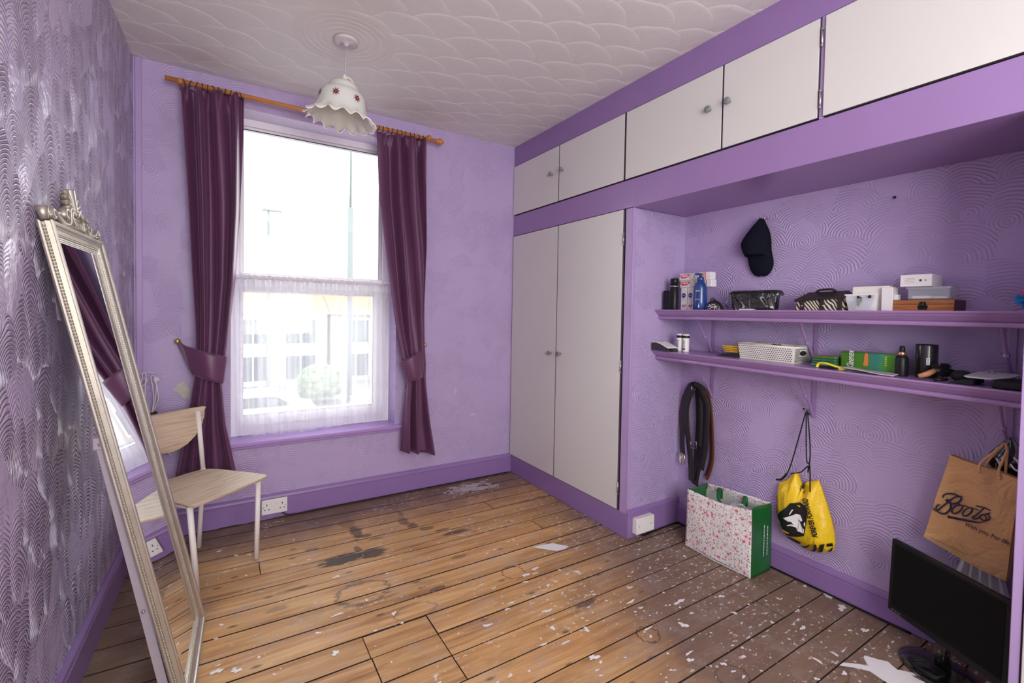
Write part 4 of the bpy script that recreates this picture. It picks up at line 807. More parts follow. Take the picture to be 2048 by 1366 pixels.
B().tube([(0.066, -0.045, 0.69), (0.066, -0.045, 0.72)], [0.022, 0.028], 14).build('cup', plain('dark_bronze', (0.05, 0.035, 0.03), 0.5, metal=0.5), orn, smooth=True)
B().tube([(0.066, -0.001, 0.70), (0.066, -0.03, 0.70)], 0.006, 8).build('wall_fixing', m_metal, orn)
# ================================================================== THINGS ON THE UPPER SHELF
RGT = (0, -1, 0); UPV = (0, 0, 1)     # reading direction on faces that look into the room
def slab(name, label, cat, xf, y0, y1, z0, z1, depth, m, group=None, bevel=0.002):
    t = thing(name, label, cat, (xf + depth / 2, (y0 + y1) / 2, z0), group)
    return t, B().box(xf, xf + depth, min(y0, y1), max(y0, y1), z0, z1).build('body', m, t, bevel=bevel)
def bottle(name, label, cat, x, y, z, prof, m, cap=None, capm=None, group=None, n=24, flat=1.0):
    t = thing(name, label, cat, (x, y, z), group); M = Matrix.Translation((x, y, z)) @ Matrix.Diagonal((flat, 1, 1, 1))
    B().lathe(prof, M, n).build('body', m, t, smooth=True)
    if cap: B().lathe(cap, M, n).build('cap', capm, t, smooth=True)
    return t
m_paper = plain('white_card', (0.80, 0.78, 0.78), 0.5, var=0.02); m_red = plain('red_print', (0.62, 0.02, 0.05), 0.4); m_blue = plain('navy_print', (0.01, 0.04, 0.22), 0.4)
m_ltext = plain('white_print', (0.85, 0.85, 0.86), 0.4); m_gtext = plain('grey_print', (0.35, 0.35, 0.37), 0.5); m_gloss = plain('glossy_black', (0.008, 0.008, 0.008), 0.12, coat=1.0)
m_silverp = plain('silver_metal', (0.7, 0.7, 0.7), 0.25, metal=1.0); m_yel = plain('yellow_print', (0.85, 0.5, 0.04), 0.4)
t, _ = slab('perfume_bottle', 'square matt black bottle at the left end of the upper shelf', 'bottle', 2.600, -1.305, -1.350, UZ, UZ + .112, 0.03, m_black)
bottle('spray_bottle', 'tall cylindrical black bottle with silver collar on the upper shelf', 'bottle', 2.622, -1.365, UZ, [(.0001, 0), (.0235, 0), (.0245, .004), (.0245, .128), (.021, .133)], m_black,
       [(.0225, .139), (.0235, .139), (.0235, .178), (.021, .181), (.0001, .181)], m_black)
B().lathe([(.022, .133), (.0238, .134), (.0238, .138), (.022, .139)], Matrix.Translation((2.622, -1.365, UZ)), 24).build('collar', m_silverp, bpy.data.objects['spray_bottle'], smooth=True)
for k, (y0, y1) in enumerate(((-1.386, -1.424), (-1.429, -1.470))):
    t, f = slab('cosmetics_box', ('narrow white cosmetics box with blue round logo beside the black spray bottle' if k == 0 else 'narrow white cosmetics box with blue round logo beside the blue pump bottle'), 'box', 2.655, y0, y1, UZ, UZ + .128, 0.034, m_paper, 'white cosmetics boxes')
    yc = (y0 + y1) / 2; B().disc((2.655, yc, UZ + .083), 0.0135, (-1, 0, 0), 0.0006, 24).build('round_logo', m_blue, t)
    lettering('NIVEA', (2.6543, yc + .010, UZ + .080), RGT, UPV, .0055, .020, m_ltext, t)
    bb = B(); 
    for q in range(2): bb.box(2.6542, 2.655, yc - .014, yc + .012, UZ + .064 - q * .005, UZ + .065 - q * .005)
    bb.build('small_print', m_gtext, t)
    pr = B()
    for q in range(5): pr.sphere((2.6552, yc + .008 - q * .005, UZ + .022 + .006 * math.sin(q * 2.1)), .005, 6, 4, (.12, 1, 1))
    pr.build('berry_picture', plain('berry_print', (0.25 if k else 0.5, 0.05, 0.12), 0.5, var=0.5, scale=200), t)
for k, (z0, y0) in enumerate(((UZ + .129, -1.372), (UZ + .170, -1.366))):
    t, f = slab('toothpaste_box', 'white and red toothpaste box, %s of the pair lying across the cosmetics boxes' % ('lower' if k == 0 else 'upper'), 'box', 2.662, y0, y0 - .205, z0, z0 + .040, 0.045, m_paper, 'toothpaste boxes')
    X = 2.6615
    B().poly([(X, y0 + 0, z0 + .034), (X, y0 - .072, z0 + .034), (X, y0 - .062, z0 + .022), (X, y0 - .046, z0 + .013), (X, y0 - .018, z0 + .012), (X, y0 - .002, z0 + .024)], (-.0006, 0, 0)).build('red_flash', m_red, t)
    lettering('Colgate', (2.6605, y0 - .006, z0 + .017), RGT, UPV, .017, .052, m_ltext, t, bold=.02)
    R = [(X - .0003, y0 - .088 - .017 * math.cos(a), z0 + .020 + .016 * math.sin(a)) for a in [2 * pi * q / 24 for q in range(25)]]
    B().tube(R, .0014, 6, cap=False).build('swirl_print', m_gtext, t)
    lettering('TOTAL', (2.6608, y0 - .075, z0 + .017), RGT, UPV, .008, .030, m_gtext, t)
    bb = B().box(X - .0005, X + .0001, y0 - .158, y0 - .150, z0 + .001, z0 + .039); bb.build('yellow_stripe', m_yel, t)
    B().box(X - .0005, X + .0001, y0 - .166, y0 - .162, z0 + .001, z0 + .039).box(X - .0005, X + .0001, y0 - .176, y0 - .173, z0 + .001, z0 + .039).build('red_stripe', m_red, t)
# supporting carton behind keeps the long boxes level
m_lot = plain('deep_blue_plastic', (0.012, 0.045, 0.20), 0.28, coat=0.4)
t = bottle('lotion_bottle', 'dark blue pump bottle standing on the upper shelf', 'bottle', 2.632, -1.531, UZ, [(.0001, 0), (.033, 0), (.036, .004), (.036, .05), (.0345, .12), (.030, .142), (.018, .156), (.0165, .160)], m_lot,
           [(.0175, .160), (.0185, .161), (.0185, .178), (.0165, .180), (.008, .182), (.0075, .190)], m_lot)
B().box(2.59, 2.640, -1.540, -1.522, UZ + .190, UZ + .202).tube([(2.632, -1.531, UZ + .182), (2.632, -1.531, UZ + .195)], .0065, 12).build('pump_head', m_lot, t, bevel=.003)
lettering('NIVEA', (2.5965, -1.528, UZ + .100), RGT, UPV, .008, .026, m_ltext, t); lettering('BODY LOTION', (2.5965, -1.528, UZ + .055), RGT, UPV, .005, .026, m_ltext, t)
B().poly([(2.5985, -1.548, UZ + .035), (2.5985, -1.552, UZ + .018), (2.5985, -1.548, UZ + .010), (2.5985, -1.544, UZ + .018)], (-.0008, 0, 0)).build('drop_print', m_ltext, t)
t = thing('coin_purse', 'small domed black purse with a white scribbled front, between lotion bottle and glossy bag', 'purse', (2.65, -1.615, UZ))
def dome(u, v):
    a = pi * u; rr = math.sin(pi / 2 * (1 - v)) 
    return Vector((2.62 + .035 * (1 - v) * math.cos(2 * pi * u) * 1.0 + .02, -1.612 + .052 * math.sin(2 * pi * u) * math.cos(v * pi / 2), UZ + .002 + .052 * math.sin(v * pi / 2)))
B().grid(dome, 28, 10, close=True).build('body', m_gloss, t, smooth=True)
B().tube(smooth_path([(2.615, -1.605, UZ + .052), (2.625, -1.615, UZ + .062), (2.635, -1.622, UZ + .052)]), .004, 8).build('loop', m_black, t, smooth=True)
bb = B()
for p in (((-1.60, .030), (-1.625, .012), (-1.652, .020)), ((-1.597, .016), (-1.63, .030), (-1.65, .006)), ((-1.61, .006), (-1.632, .022), (-1.640, .002))):
    bb.tube(smooth_path([(2.603 + z * .35, y, UZ + z) for y, z in p]), .0013, 5)
bb.build('white_scribble', m_ltext, t)
# glossy black bag
t = thing('toiletry_bag', 'glossy black crinkled vinyl toiletry bag on the upper shelf below the cap', 'bag', (2.69, -1.80, UZ))
m_vin, g = newmat('crinkled_black_vinyl', 0.10, coat=1.0); g.col((0.008, 0.008, 0.009)); o = g.obj(); g.bump(g.noise(g.vec(*o), 26, 3, 0.55, 1.2), 1.0, 0.02)
def bag(u, v):
    w = .108 + .022 * v; a = 2 * pi * u; d = .040 * (1 - .62 * v)
    e = 4.0; cx = math.copysign(abs(math.cos(a)) ** (2 / e), math.cos(a)); sy_ = math.copysign(abs(math.sin(a)) ** (2 / e), math.sin(a))
    return Vector((2.70 + d * cx + .005 * math.sin(9 * a + 7 * v) * v * (1 - v) * 4, -1.802 + w * sy_ + .003 * v, UZ + .001 + .090 * v))
bb = B().grid(bag, 64, 14, close=True); bb.f.append(tuple(14 * 64 + k for k in range(64))); bb.build('body', m_vin, t, smooth=True)
B().tube(smooth_path([(2.69, -1.668, UZ + .088), (2.69, -1.70, UZ + .097), (2.70, -1.80, UZ + .096), (2.70, -1.90, UZ + .096), (2.695, -1.935, UZ + .090), (2.69, -1.944, UZ + .074)], 5), .0065, 8).build('zip_edge', m_vin, t, smooth=True)
B().tube(smooth_path([(2.67, -1.690, UZ + .084), (2.66, -1.676, UZ + .06), (2.655, -1.672, UZ + .03), (2.655, -1.690, UZ + .004)], 4), .004, 8).build('wrist_strap', m_gloss, t, smooth=True)
B().box(2.655, 2.659, -1.800, -1.7985, UZ + .004, UZ + .055).build('zip_pull', m_silverp, t)
t, _ = slab('glasses_case', 'thin flat black case lying in front of the glossy bag', 'case', 2.60, -1.865, -1.925, UZ, UZ + .010, .05, m_black)
t, _ = slab('paper_slip', 'small white paper slip lying in front of the glossy black bag', 'paper', 2.59, -1.785, -1.852, UZ, UZ + .006, .04, m_paper, bevel=0.0005)
# zebra clutch
m_zeb, g = newmat('zebra_print_cloth', 0.8); o = g.obj(); wv = g.m('SINE', (o[1] * 1.0 - o[2] * 0.75 + g.noise(g.vec(*o), 16, 2) * 0.035) * 410.0); g.col(g.mix(wv > 0.05, (0.70, 0.60, 0.47), (0.02, 0.015, 0.015)))
m_dbr = plain('dark_brown_leather', (0.022, 0.015, 0.014), 0.5, bump=.6, bscale=120)
t = thing('zebra_purse', 'zebra striped purse with dark brown flap and handle on the upper shelf', 'purse', (2.71, -2.12, UZ))
B().add([(2.665, -2.015, UZ), (2.665, -2.215, UZ), (2.76, -2.225, UZ), (2.76, -2.02, UZ), (2.675, -2.020, UZ + .052), (2.675, -2.215, UZ + .056), (2.745, -2.222, UZ + .06), (2.745, -2.03, UZ + .06)],
        [(0, 3, 2, 1), (4, 5, 6, 7), (0, 1, 5, 4), (1, 2, 6, 5), (2, 3, 7, 6), (3, 0, 4, 7)]).build('body', m_zeb, t, bevel=.004)
B().add([(2.660, -2.012, UZ + .040), (2.660, -2.222, UZ + .054), (2.658, -2.012, UZ + .050), (2.658, -2.224, UZ + .062), (2.71, -2.052, UZ + .086), (2.71, -2.215, UZ + .090), (2.76, -2.045, UZ + .06), (2.76, -2.225, UZ + .06)],
        [(0, 1, 3, 2), (2, 3, 5, 4), (4, 5, 7, 6), (0, 6, 7, 1), (0, 2, 4, 6), (1, 7, 5, 3)]).build('flap', m_dbr, t, bevel=.003)
B().tube(smooth_path([(2.70, -2.09, UZ + .085), (2.70, -2.105, UZ + .094), (2.70, -2.15, UZ + .096), (2.70, -2.165, UZ + .088)]), .005, 8, squash=(Vector((1, 0, 0)), 2.0)).build('handle', m_dbr, t, smooth=True)
for y in (-2.047, -2.128, -2.200): B().box(2.6625, 2.667, y - .008, y + .008, UZ + .001, UZ + .052).build('strap', m_dbr, t); 
for y in (-2.047, -2.135): B().sphere((2.6615, y, UZ + .022), .0045, 8, 5).build('stud', m_silverp, t, smooth=True)
# white packages
m_clear, g = newmat('clear_plastic', 0.08); tr = g.n('ShaderNodeBsdfTransparent'); tr.inputs[0].default_value = (.93, .94, .96, 1); mx = g.n('ShaderNodeMixShader'); mx.inputs[0].default_value = 0.30; g.col((0.80, 0.82, 0.85))
g.t.links.new(tr.outputs[0], mx.inputs[1]); g.t.links.new(g.b.outputs[0], mx.inputs[2]); g.t.links.new(mx.outputs[0], g.out.inputs[0])
t = thing('blister_pack', 'clear and white blister pack with small black print leaning beside the zebra purse', 'package', (2.66, -2.27, UZ))
B().poly([(2.664, -2.235, UZ), (2.664, -2.332, UZ), (2.664, -2.336, UZ + .072), (2.664, -2.216, UZ + .070)], (.003, 0, 0)).build('card', m_paper, t)
B().poly([(2.640, -2.242, UZ), (2.640, -2.325, UZ), (2.655, -2.33, UZ + .066), (2.655, -2.225, UZ + .064)], (.008, 0, 0)).build('blister', m_clear, t, bevel=.002)
B().box(2.652, 2.663, -2.276, -2.268, UZ + .020, UZ + .062).box(2.652, 2.663, -2.284, -2.276, UZ + .036, UZ + .056).sphere((2.655, -2.312, UZ + .058), .007, 8, 5).build('dark_contents', m_black, t)
lettering('HEARING CARE', (2.6375, -2.247, UZ + .012), RGT, UPV, .005, .028, m_black, t) if False else None
bb = B()
for q in range(6): bb.box(2.6385, 2.6392, -2.270, -2.244, UZ + .008 + q * .006, UZ + .0095 + q * .006)
bb.build('small_print', m_gtext, t)
slab('card_carton', 'cream white folded carton standing behind the blister pack', 'box', 2.69, -2.235, -2.365, UZ, UZ + .103, .03, plain('cream_card', (0.78, 0.74, 0.68), .5))
slab('small_white_box', 'upright narrow white box right of the cream carton', 'box', 2.672, -2.345, -2.383, UZ, UZ + .096, .05, m_paper)
B().box(2.69, 2.71, -2.395, -2.3835, UZ + .045, UZ + .066).build('tuck_flap', m_paper, bpy.data.objects['small_white_box'])
# wooden box, clear box, white box
m_box, g = newmat('orange_wood_box', 0.45); o = g.obj(); g.col(g.ramp(g.noise(g.vec(o[0] * 8, o[1] * 6, o[2] * 90), 1, 4, .6, .5), [(0.3, (0.24, 0.075, 0.022)), (0.7, (0.52, 0.20, 0.065))]))
t, f = slab('wooden_box', 'orange wooden box with black metal clasp supporting the plastic box', 'box', 2.675, -2.383, -2.566, UZ, UZ + .044, .125, m_box)
B().box(2.6735, 2.6755, -2.383, -2.566, UZ + .0262, UZ + .0275).build('lid_seam', m_hole, t)
B().box(2.675, 2.80, -2.5672, -2.566, UZ + .001, UZ + .043).build('end_panel', plain('dark_box_end', (0.10, 0.035, 0.03), .5), t)  # end face coloured darker than the front
B().box(2.671, 2.675, -2.464, -2.490, UZ + .006, UZ + .022).box(2.6705, 2.675, -2.462, -2.492, UZ + .014, UZ + .020).tube([(2.672, -2.477, UZ + .020), (2.672, -2.477, UZ + .036)], [.011, .008], 10).build('clasp', m_black, t, bevel=.001)
t = thing('plastic_tub', 'clear plastic lidded tub with white contents stacked on the wooden box', 'tub', (2.71, -2.49, UZ + .044))
B().box(2.675, 2.765, -2.428, -2.553, UZ + .0445, UZ + .092).build('tub_body', m_clear, t, bevel=.006)
B().box(2.670, 2.770, -2.423, -2.558, UZ + .083, UZ + .094).build('lid', m_clear, t, bevel=.003)
B().box(2.69, 2.75, -2.436, -2.495, UZ + .048, UZ + .060).box(2.69, 2.75, -2.500, -2.540, UZ + .048, UZ + .057).build('white_contents', m_paper, t, bevel=.004)
t, _ = slab('electronics_box', 'white printed box on top of the clear plastic tub', 'box', 2.665, -2.407, -2.503, UZ + .0945, UZ + .141, .115, m_paper)
B().tube([(2.6645, -2.470, UZ + .118), (2.6638, -2.470, UZ + .118)], .0052, 16).build('round_picture', m_gtext, t); B().disc((2.6636, -2.470, UZ + .118), .003, (-1, 0, 0), .0006).disc((2.6645, -2.485, UZ + .118), .0022, (-1, 0, 0), .0006).build('picture_detail', m_black, t)
bb = B()
for q in range(4): bb.box(2.6642, 2.665, -2.420 - .004 * (q % 2), -2.452, UZ + .108 + q * .006, UZ + .1095 + q * .006)
bb.build('small_print', m_gtext, t)
# soft toy corner / feather duster
t = thing('feather_duster', 'fluffy blue and pink duster poking in at the right end of the upper shelf', 'duster', (2.70, -2.755, UZ))
bl = B(); pkb = B(); rr = random.Random(4)
for q in range(260):
    th = rr.uniform(0, 2 * pi); ph = rr.uniform(0, pi); L = rr.uniform(.03, .044); c = Vector((2.70, -2.752, UZ + .045)); d = Vector((math.sin(ph) * math.cos(th), math.sin(ph) * math.sin(th), math.cos(ph)))
    L = min(L, (c.z - UZ) / max(.001, -d.z) if d.z < 0 else L); L = min(L, (2.797 - 2.752) / max(.001, -d.y) if d.y < 0 else L)
    (pkb if d.z > .45 else bl).tube([c, c + d * L * .7, c + d * L], [.004, .005, .001], 5)
bl.build('blue_fluff', plain('sky_blue_fluff', (0.02, 0.27, 0.62), .9), t, smooth=True); pkb.build('pink_fluff', plain('pink_fluff', (0.62, 0.16, 0.38), .9), t, smooth=True)

# ================================================================== LOWER SHELF
z = lowz(-1.33)
t = thing('storage_case', 'wedge shaped black case with white top overhanging the left end of the lower shelf', 'case', (2.56, -1.34, z))
wedge = [(-1.286, 0.0), (-1.286, .043), (-1.318, .047), (-1.345, .041), (-1.405, .018), (-1.415, .0)]
B().poly([(2.528, y, lowz(y) + h) for y, h in wedge], (.085, 0, 0)).build('body', m_gloss, t, bevel=.004)
top = [(-1.289, .0435), (-1.318, .0475), (-1.345, .0415), (-1.404, .0185), (-1.404, .0245), (-1.345, .0475), (-1.318, .0525), (-1.289, .0485)]
B().poly([(2.530, y, lowz(y) + h) for y, h in top], (.08, 0, 0)).build('white_lid', m_white, t, bevel=.001)
for k, y in enumerate((-1.395, -1.436)):
    z = lowz(y); t = thing('cream_tube', 'white cosmetic tube with black cap, %s of two on the lower shelf' % ('left' if k == 0 else 'right'), 'tube', (2.645, y, z), 'white cosmetic tubes')
    M = Matrix.Translation((2.645, y, z)); B().lathe([(.0001, .0), (.0175, 0), (.018, .003), (.0185, .078), (.0165, .080)], M, 20).build('body', m_paper, t, smooth=True)
    B().lathe([(.0185, .078), (.0192, .079), (.0192, .091), (.0185, .092)], M, 20).build('black_band', m_black, t, smooth=True); B().lathe([(.0192, .092), (.0195, .093), (.0195, .100), (.0001, .101)], M, 20).build('cap', m_white, t, smooth=True)
    bb = B()
    for q in range(5): bb.box(2.6255, 2.627, y - .007 + .002 * (q % 2), y + .006, z + .060 - q * .008, z + .0625 - q * .008)
    if k: B().box(2.6255, 2.627, y - .010, y + .010, z + .012, z + .020).build('dark_red_label', plain('maroon_print', (.12, .02, .03), .4), t)
    bb.build('small_print', m_black, t)
z = lowz(-1.72)
t = thing('black_pouch', 'flat black cloth pouch lying left of the white basket', 'pouch', (2.67, -1.70, z)); B().add([(2.63, -1.63, z + .001), (2.63, -1.76, z + .001), (2.74, -1.76, z + .001), (2.74, -1.63, z + .001), (2.645, -1.665, z + .012), (2.645, -1.752, z + .022), (2.73, -1.752, z + .022), (2.73, -1.66, z + .012)], [(0, 3, 2, 1), (4, 5, 6, 7), (0, 1, 5, 4), (1, 2, 6, 5), (2, 3, 7, 6), (3, 0, 4, 7)]).build('body', m_blackmatt, t, bevel=.004)
for q in range(4):
    t, _ = slab('yellow_packet', 'orange yellow packet, %s in the stack beside the basket' % ['lowest', 'second lowest', 'second highest', 'topmost'][q], 'packet', 2.648 + .004 * (q % 2), -1.672 + .004 * q, -1.752, z + .0225 + q * .009, z + .0305 + q * .009, .07, plain('orange_yellow_wrap', (0.55, 0.27 + .03 * q, 0.03), .35, var=.3, scale=80), 'yellow packets', bevel=.002)
# basket
m_bask = plain('cream_basket_plastic', (0.76, 0.72, 0.66), .45, var=.03)
t = thing('storage_basket', 'white perforated plastic basket with oval handle hole on the lower shelf', 'basket', (2.70, -1.92, lowz(-1.92)))
ya, yb, h = -1.762, -2.035, .074; zb = lambda y: lowz(y) + .0008
xa_, xb_ = 2.632, 2.79
def wall(P00, P10, P11, P01, nrm): return [Vector(p) for p in (P00, P10, P11, P01)]
B().poly([(xa_ + .008, ya - .006, zb(ya)), (xb_ - .008, ya - .006, zb(ya)), (xb_ - .008, yb + .006, zb(yb)), (xa_ + .008, yb + .006, zb(yb))], (0, 0, .003)).build('base', m_bask, t)
fr = B(); fr.add([(xa_ + .008, ya - .006, zb(ya)), (xa_ + .008, yb + .006, zb(yb)), (xa_, yb, zb(yb) + h), (xa_, ya, zb(ya) + h)], [(0, 1, 2, 3)]); fr.add([(xb_ - .008, ya - .006, zb(ya)), (xb_ - .008, yb + .006, zb(yb)), (xb_, yb, zb(yb) + h), (xb_, ya, zb(ya) + h)], [(3, 2, 1, 0)])
fr.add([(xa_ + .008, ya - .006, zb(ya)), (xb_ - .008, ya - .006, zb(ya)), (xb_, ya, zb(ya) + h), (xa_, ya, zb(ya) + h)], [(3, 2, 1, 0)]); fr.add([(xa_ + .008, yb + .006, zb(yb)), (xb_ - .008, yb + .006, zb(yb)), (xb_, yb, zb(yb) + h), (xa_, yb, zb(yb) + h)], [(0, 1, 2, 3)])
fr.build('side_wall', m_bask, t, solid=.0025)
P = [(xa_, ya, zb(ya) + h), (xa_, yb, zb(yb) + h), (xb_, yb, zb(yb) + h), (xb_, ya, zb(ya) + h), (xa_, ya, zb(ya) + h)]
rm = B()
for p, q in zip(P, P[1:]): rm.tube([p, q], .0042, 8)
rm.build('rim', m_bask, t, smooth=True)
ho = B()
for j in range(7):
    for i in range(24):
        u = (i + .5 + (j % 2) * .5) / 25; v = .12 + j * .125
        y = ya + (yb - ya) * u * .985 - .002; x = xa_ + .008 * (1 - v) - .0018
        ho.box(x - .0004, x + .0006, y - .0024, y + .0024, zb(y) + h * v - .0020, zb(y) + h * v + .0020)
for j in range(12):
    for i in range(20):
        u = (i + .5) / 20; v = .08 + j * .072
        if abs(u - .5) < .2 and .42 < v < .82: continue
        x = xa_ + .010 + (xb_ - xa_ - .02) * u; y = yb + .006 * (1 - v) - .0018
        ho.box(x - .002, x + .002, y - .0006, y + .0004, zb(yb) + h * v - .0014, zb(yb) + h * v + .0014)
tag(ho.build('perforations', m_hole, t), kind='stuff')
B().tube([(2.711, yb + .0005, zb(yb) + h * .62), (2.711, yb - .0012, zb(yb) + h * .62)], .028, 24, squash=(Vector((0, 0, 1)), .42)).build('handle_hole', m_hole, t)
t = thing('spectacles', 'dark spectacle frame lying inside the white basket, just above its rim', 'glasses', (2.66, -1.94, lowz(-1.9) + .06)); 
B().tube(smooth_path([(2.665, -1.915, lowz(-1.92) + .076), (2.66, -1.925, lowz(-1.92) + .082), (2.66, -1.94, lowz(-1.92) + .079), (2.66, -1.955, lowz(-1.92) + .081), (2.665, -1.965, lowz(-1.92) + .072)]), .0025, 6).build('frame', m_black, t)
# tissue packs
m_grn, g = newmat('green_film', .3); o = g.obj(); f = g.map(o[1], .10, -.10); c = g.ramp(g.noise(g.vec(*o), 12, 3) * .25 + f * .8, [(.1, (.045, .15, .012)), (.45, (.06, .20, .02)), (.62, (.03, .19, .17)), (.8, (.10, .38, .03)), (1, (.16, .42, .05))]); g.col(c); g.bump(g.noise(g.vec(*o), 30, 2), .4, .003)
t, f = slab('tissue_pack', 'large green tissue pack with white sideways writing and orange picture', 'tissues', 2.672, -2.204, -2.413, lowz(-2.3), lowz(-2.3) + .076, .085, m_grn, None, .008)
lettering('Kleenex', (2.6695, -2.258, lowz(-2.3) + .006), UPV, (0, 1, 0), .026, .078, m_ltext, t, shear=.3)
B().poly([(2.6705, -2.293, lowz(-2.3) + .022), (2.6705, -2.310, lowz(-2.3) + .024), (2.6705, -2.308, lowz(-2.3) + .074), (2.6705, -2.296, lowz(-2.3) + .074)], (-.0008, 0, 0)).build('orange_picture', plain('orange_print', (.60, .20, .04), .4), t)
B().sphere((2.671, -2.300, lowz(-2.3) + .030), .009, 10, 6, (.15, 1, 1)).build('flower_print', plain('tan_print', (.72, .50, .34), .4), t)
bb = B(); rr = random.Random(5)
for q in range(6):
    y = -2.385 - rr.uniform(0, .018); zz = lowz(-2.3) + .02 + q * .008; bb.poly([(2.6705, y, zz), (2.6705, y - .008, zz + .002), (2.6705, y - .004, zz + .008)], (-.0008, 0, 0))
bb.build('white_sparkle', m_ltext, t)
bb = B()
for q in range(5): bb.box(2.6702, 2.671, -2.372, -2.366, lowz(-2.3) + .028 + q * .008, lowz(-2.3) + .033 + q * .008)
bb.build('yellow_lettering', plain('yellow_green_print', (.6, .6, .05), .4), t)
for q in range(4):
    slab('pocket_tissues', 'small green packet in the stack left of the large tissue pack, %s' % ['bottom one', 'second from below', 'third from below', 'top one'][q], 'tissues', 2.655 + .003 * (q % 2), -2.096 - .003 * q, -2.196, lowz(-2.15) + .0005 + q * .0118, lowz(-2.15) + .0118 + q * .0118, .09, plain('green_packet_wrap', [(.10, .20, .16), (.03, .16, .03), (.02, .13, .09), (.10, .15, .015)][q], .3, var=.35, scale=60), 'pocket tissue packets', .003)
z = lowz(-2.22)
t = thing('tape_dispenser', 'yellow and black plastic tape dispenser at the shelf edge before the tissues', 'tape dispenser', (2.62, -2.20, z))
b = B(); P = smooth_path([(2.60, -2.150, z + .004), (2.60, -2.156, z + .020), (2.60, -2.185, z + .022), (2.60, -2.225, z + .012), (2.60, -2.250, z + .010)], 4)
b.tube(P, .0045, 8, squash=(Vector((1, 0, 0)), 2.5)); b.box(2.590, 2.612, -2.252, -2.236, z + .001, z + .014); b.build('yellow_body', plain('bright_yellow_plastic', (.85, .72, .05), .4), t, smooth=False)
B().box(2.592, 2.612, -2.160, -2.222, z + .0005, z + .012).build('black_insert', m_black, t, bevel=.003)
t = thing('magazine', 'thin grey folded leaflet lying along the edge before the tissue pack', 'leaflet', (2.60, -2.34, lowz(-2.34)))
def lf(u, v): 
    y = -2.255 - .175 * u; return Vector((2.563 + .085 * v, y, lowz(y) + .004 + .010 * (1 - u) + .002 * math.sin(6 * u + 3 * v)))
B().grid(lf, 16, 6).build('pages', plain('grey_paper', (.45, .40, .42), .6), t, smooth=True, solid=.003)
z = lowz(-2.43)
bottle('serum_bottle', 'slim black bottle with copper collar beside the green tissues', 'bottle', 2.635, -2.432, z, [(.0001, 0), (.0195, 0), (.0205, .003), (.0205, .068), (.017, .076), (.0115, .080)], m_black, [(.0085, .094), (.0095, .098), (.0085, .111), (.0065, .116), (.0001, .117)], m_black)
B().lathe([(.0115, .080), (.013, .081), (.013, .094), (.0085, .095)], Matrix.Translation((2.635, -2.432, z)), 20).build('copper_collar', plain('copper', (.70, .38, .28), .25, metal=.9), bpy.data.objects['serum_bottle'], smooth=True)
z = lowz(-2.47)
t = bottle('black_canister', 'large black cylindrical tin with white barcode sticker on the lower shelf', 'tin', 2.690, -2.490, z, [(.0001, 0), (.033, 0), (.034, .002), (.034, .122), (.032, .126), (.028, .122), (.0001, .121)], plain('black_tin', (.012, .011, .010), .3, coat=.5))
def stk(u, v):
    a = pi + .28 + .28 * u; return Vector((2.690 + .0345 * math.cos(a), -2.490 + .0345 * math.sin(a), z + .05 + .026 * v))
B().grid(stk, 6, 3).build('sticker', m_ltext, t, solid=.0006)
bb = B()
for q in range(4):
    bb.add([stk(.25, .15 + q * .2) + Vector((-.0008, 0, 0)), stk(.75, .15 + q * .2) + Vector((-.0008, 0, 0)), stk(.75, .25 + q * .2) + Vector((-.0008, 0, 0)), stk(.25, .25 + q * .2) + Vector((-.0008, 0, 0))], [(0, 1, 2, 3)])
bb.build('barcode', m_black, t)
# brushes
z = lowz(-2.53)
m_han = plain('pale_wood_handle', (.52, .24, .12), .45)
t = thing('round_hair_brush', 'round brush with wooden handle and black bristles on the lower shelf', 'brush', (2.62, -2.53, z))
B().tube([(2.585, -2.500, z + .012), (2.60, -2.520, z + .022), (2.625, -2.532, z + .034)], [.008, .010, .009], 10).build('handle', m_han, t, smooth=True)
bb = B(); rr = random.Random(8)
for q in range(150):
    s_ = rr.random(); c = Vector((2.628 + .045 * s_, -2.535 - .018 * s_, z + .036)); a = rr.uniform(0, 2 * pi); d = Vector((.15, math.cos(a), math.sin(a))).normalized(); L = .026 if d.z > -.2 else .026
    bb.tube([c, c + d * L], [.0022, .0013], 4)
bb.build('bristles', m_black, t); B().tube([(2.622, -2.531, z + .034), (2.675, -2.555, z + .036)], .013, 10).build('barrel', m_black, t, smooth=True)
t = thing('paddle_brush', 'black oval hairbrush lying right of the wooden handled brush', 'brush', (2.64, -2.60, z)); z = lowz(-2.6)
B().sphere((2.66, -2.598, z + .022), .028, 16, 8, (1.1, 1.1, .75)).build('pad', m_blackmatt, t, smooth=True); B().tube([(2.60, -2.575, z + .010), (2.57, -2.55, z + .008)], .006, 8).build('handle', m_black, t, smooth=True)
t = thing('zip_case', 'soft black zip case lying before the white tray', 'case', (2.62, -2.63, z))
B().add([(2.575, -2.578, z + .001), (2.575, -2.650, z + .001), (2.70, -2.650, z + .001), (2.70, -2.60, z + .001), (2.59, -2.600, z + .010), (2.585, -2.648, z + .024), (2.695, -2.648, z + .026), (2.695, -2.62, z + .02)], [(0, 3, 2, 1), (4, 5, 6, 7), (0, 1, 5, 4), (1, 2, 6, 5), (2, 3, 7, 6), (3, 0, 4, 7)]).build('body', m_blackmatt, t, bevel=.004)
t = thing('plastic_tray', 'pale grey white plastic tray with small hook lying on black box', 'tray', (2.65, -2.68, z + .02))
B().poly([(2.578, -2.632, z + .0245), (2.585, -2.622, z + .027), (2.70, -2.635, z + .036), (2.72, -2.655, z + .037), (2.72, -2.735, z + .035), (2.63, -2.726, z + .030), (2.578, -2.690, z + .0245)], (0, 0, .005)).build('tray_plate', plain('pale_grey_plastic', (.62, .62, .66), .3), t, bevel=.002)
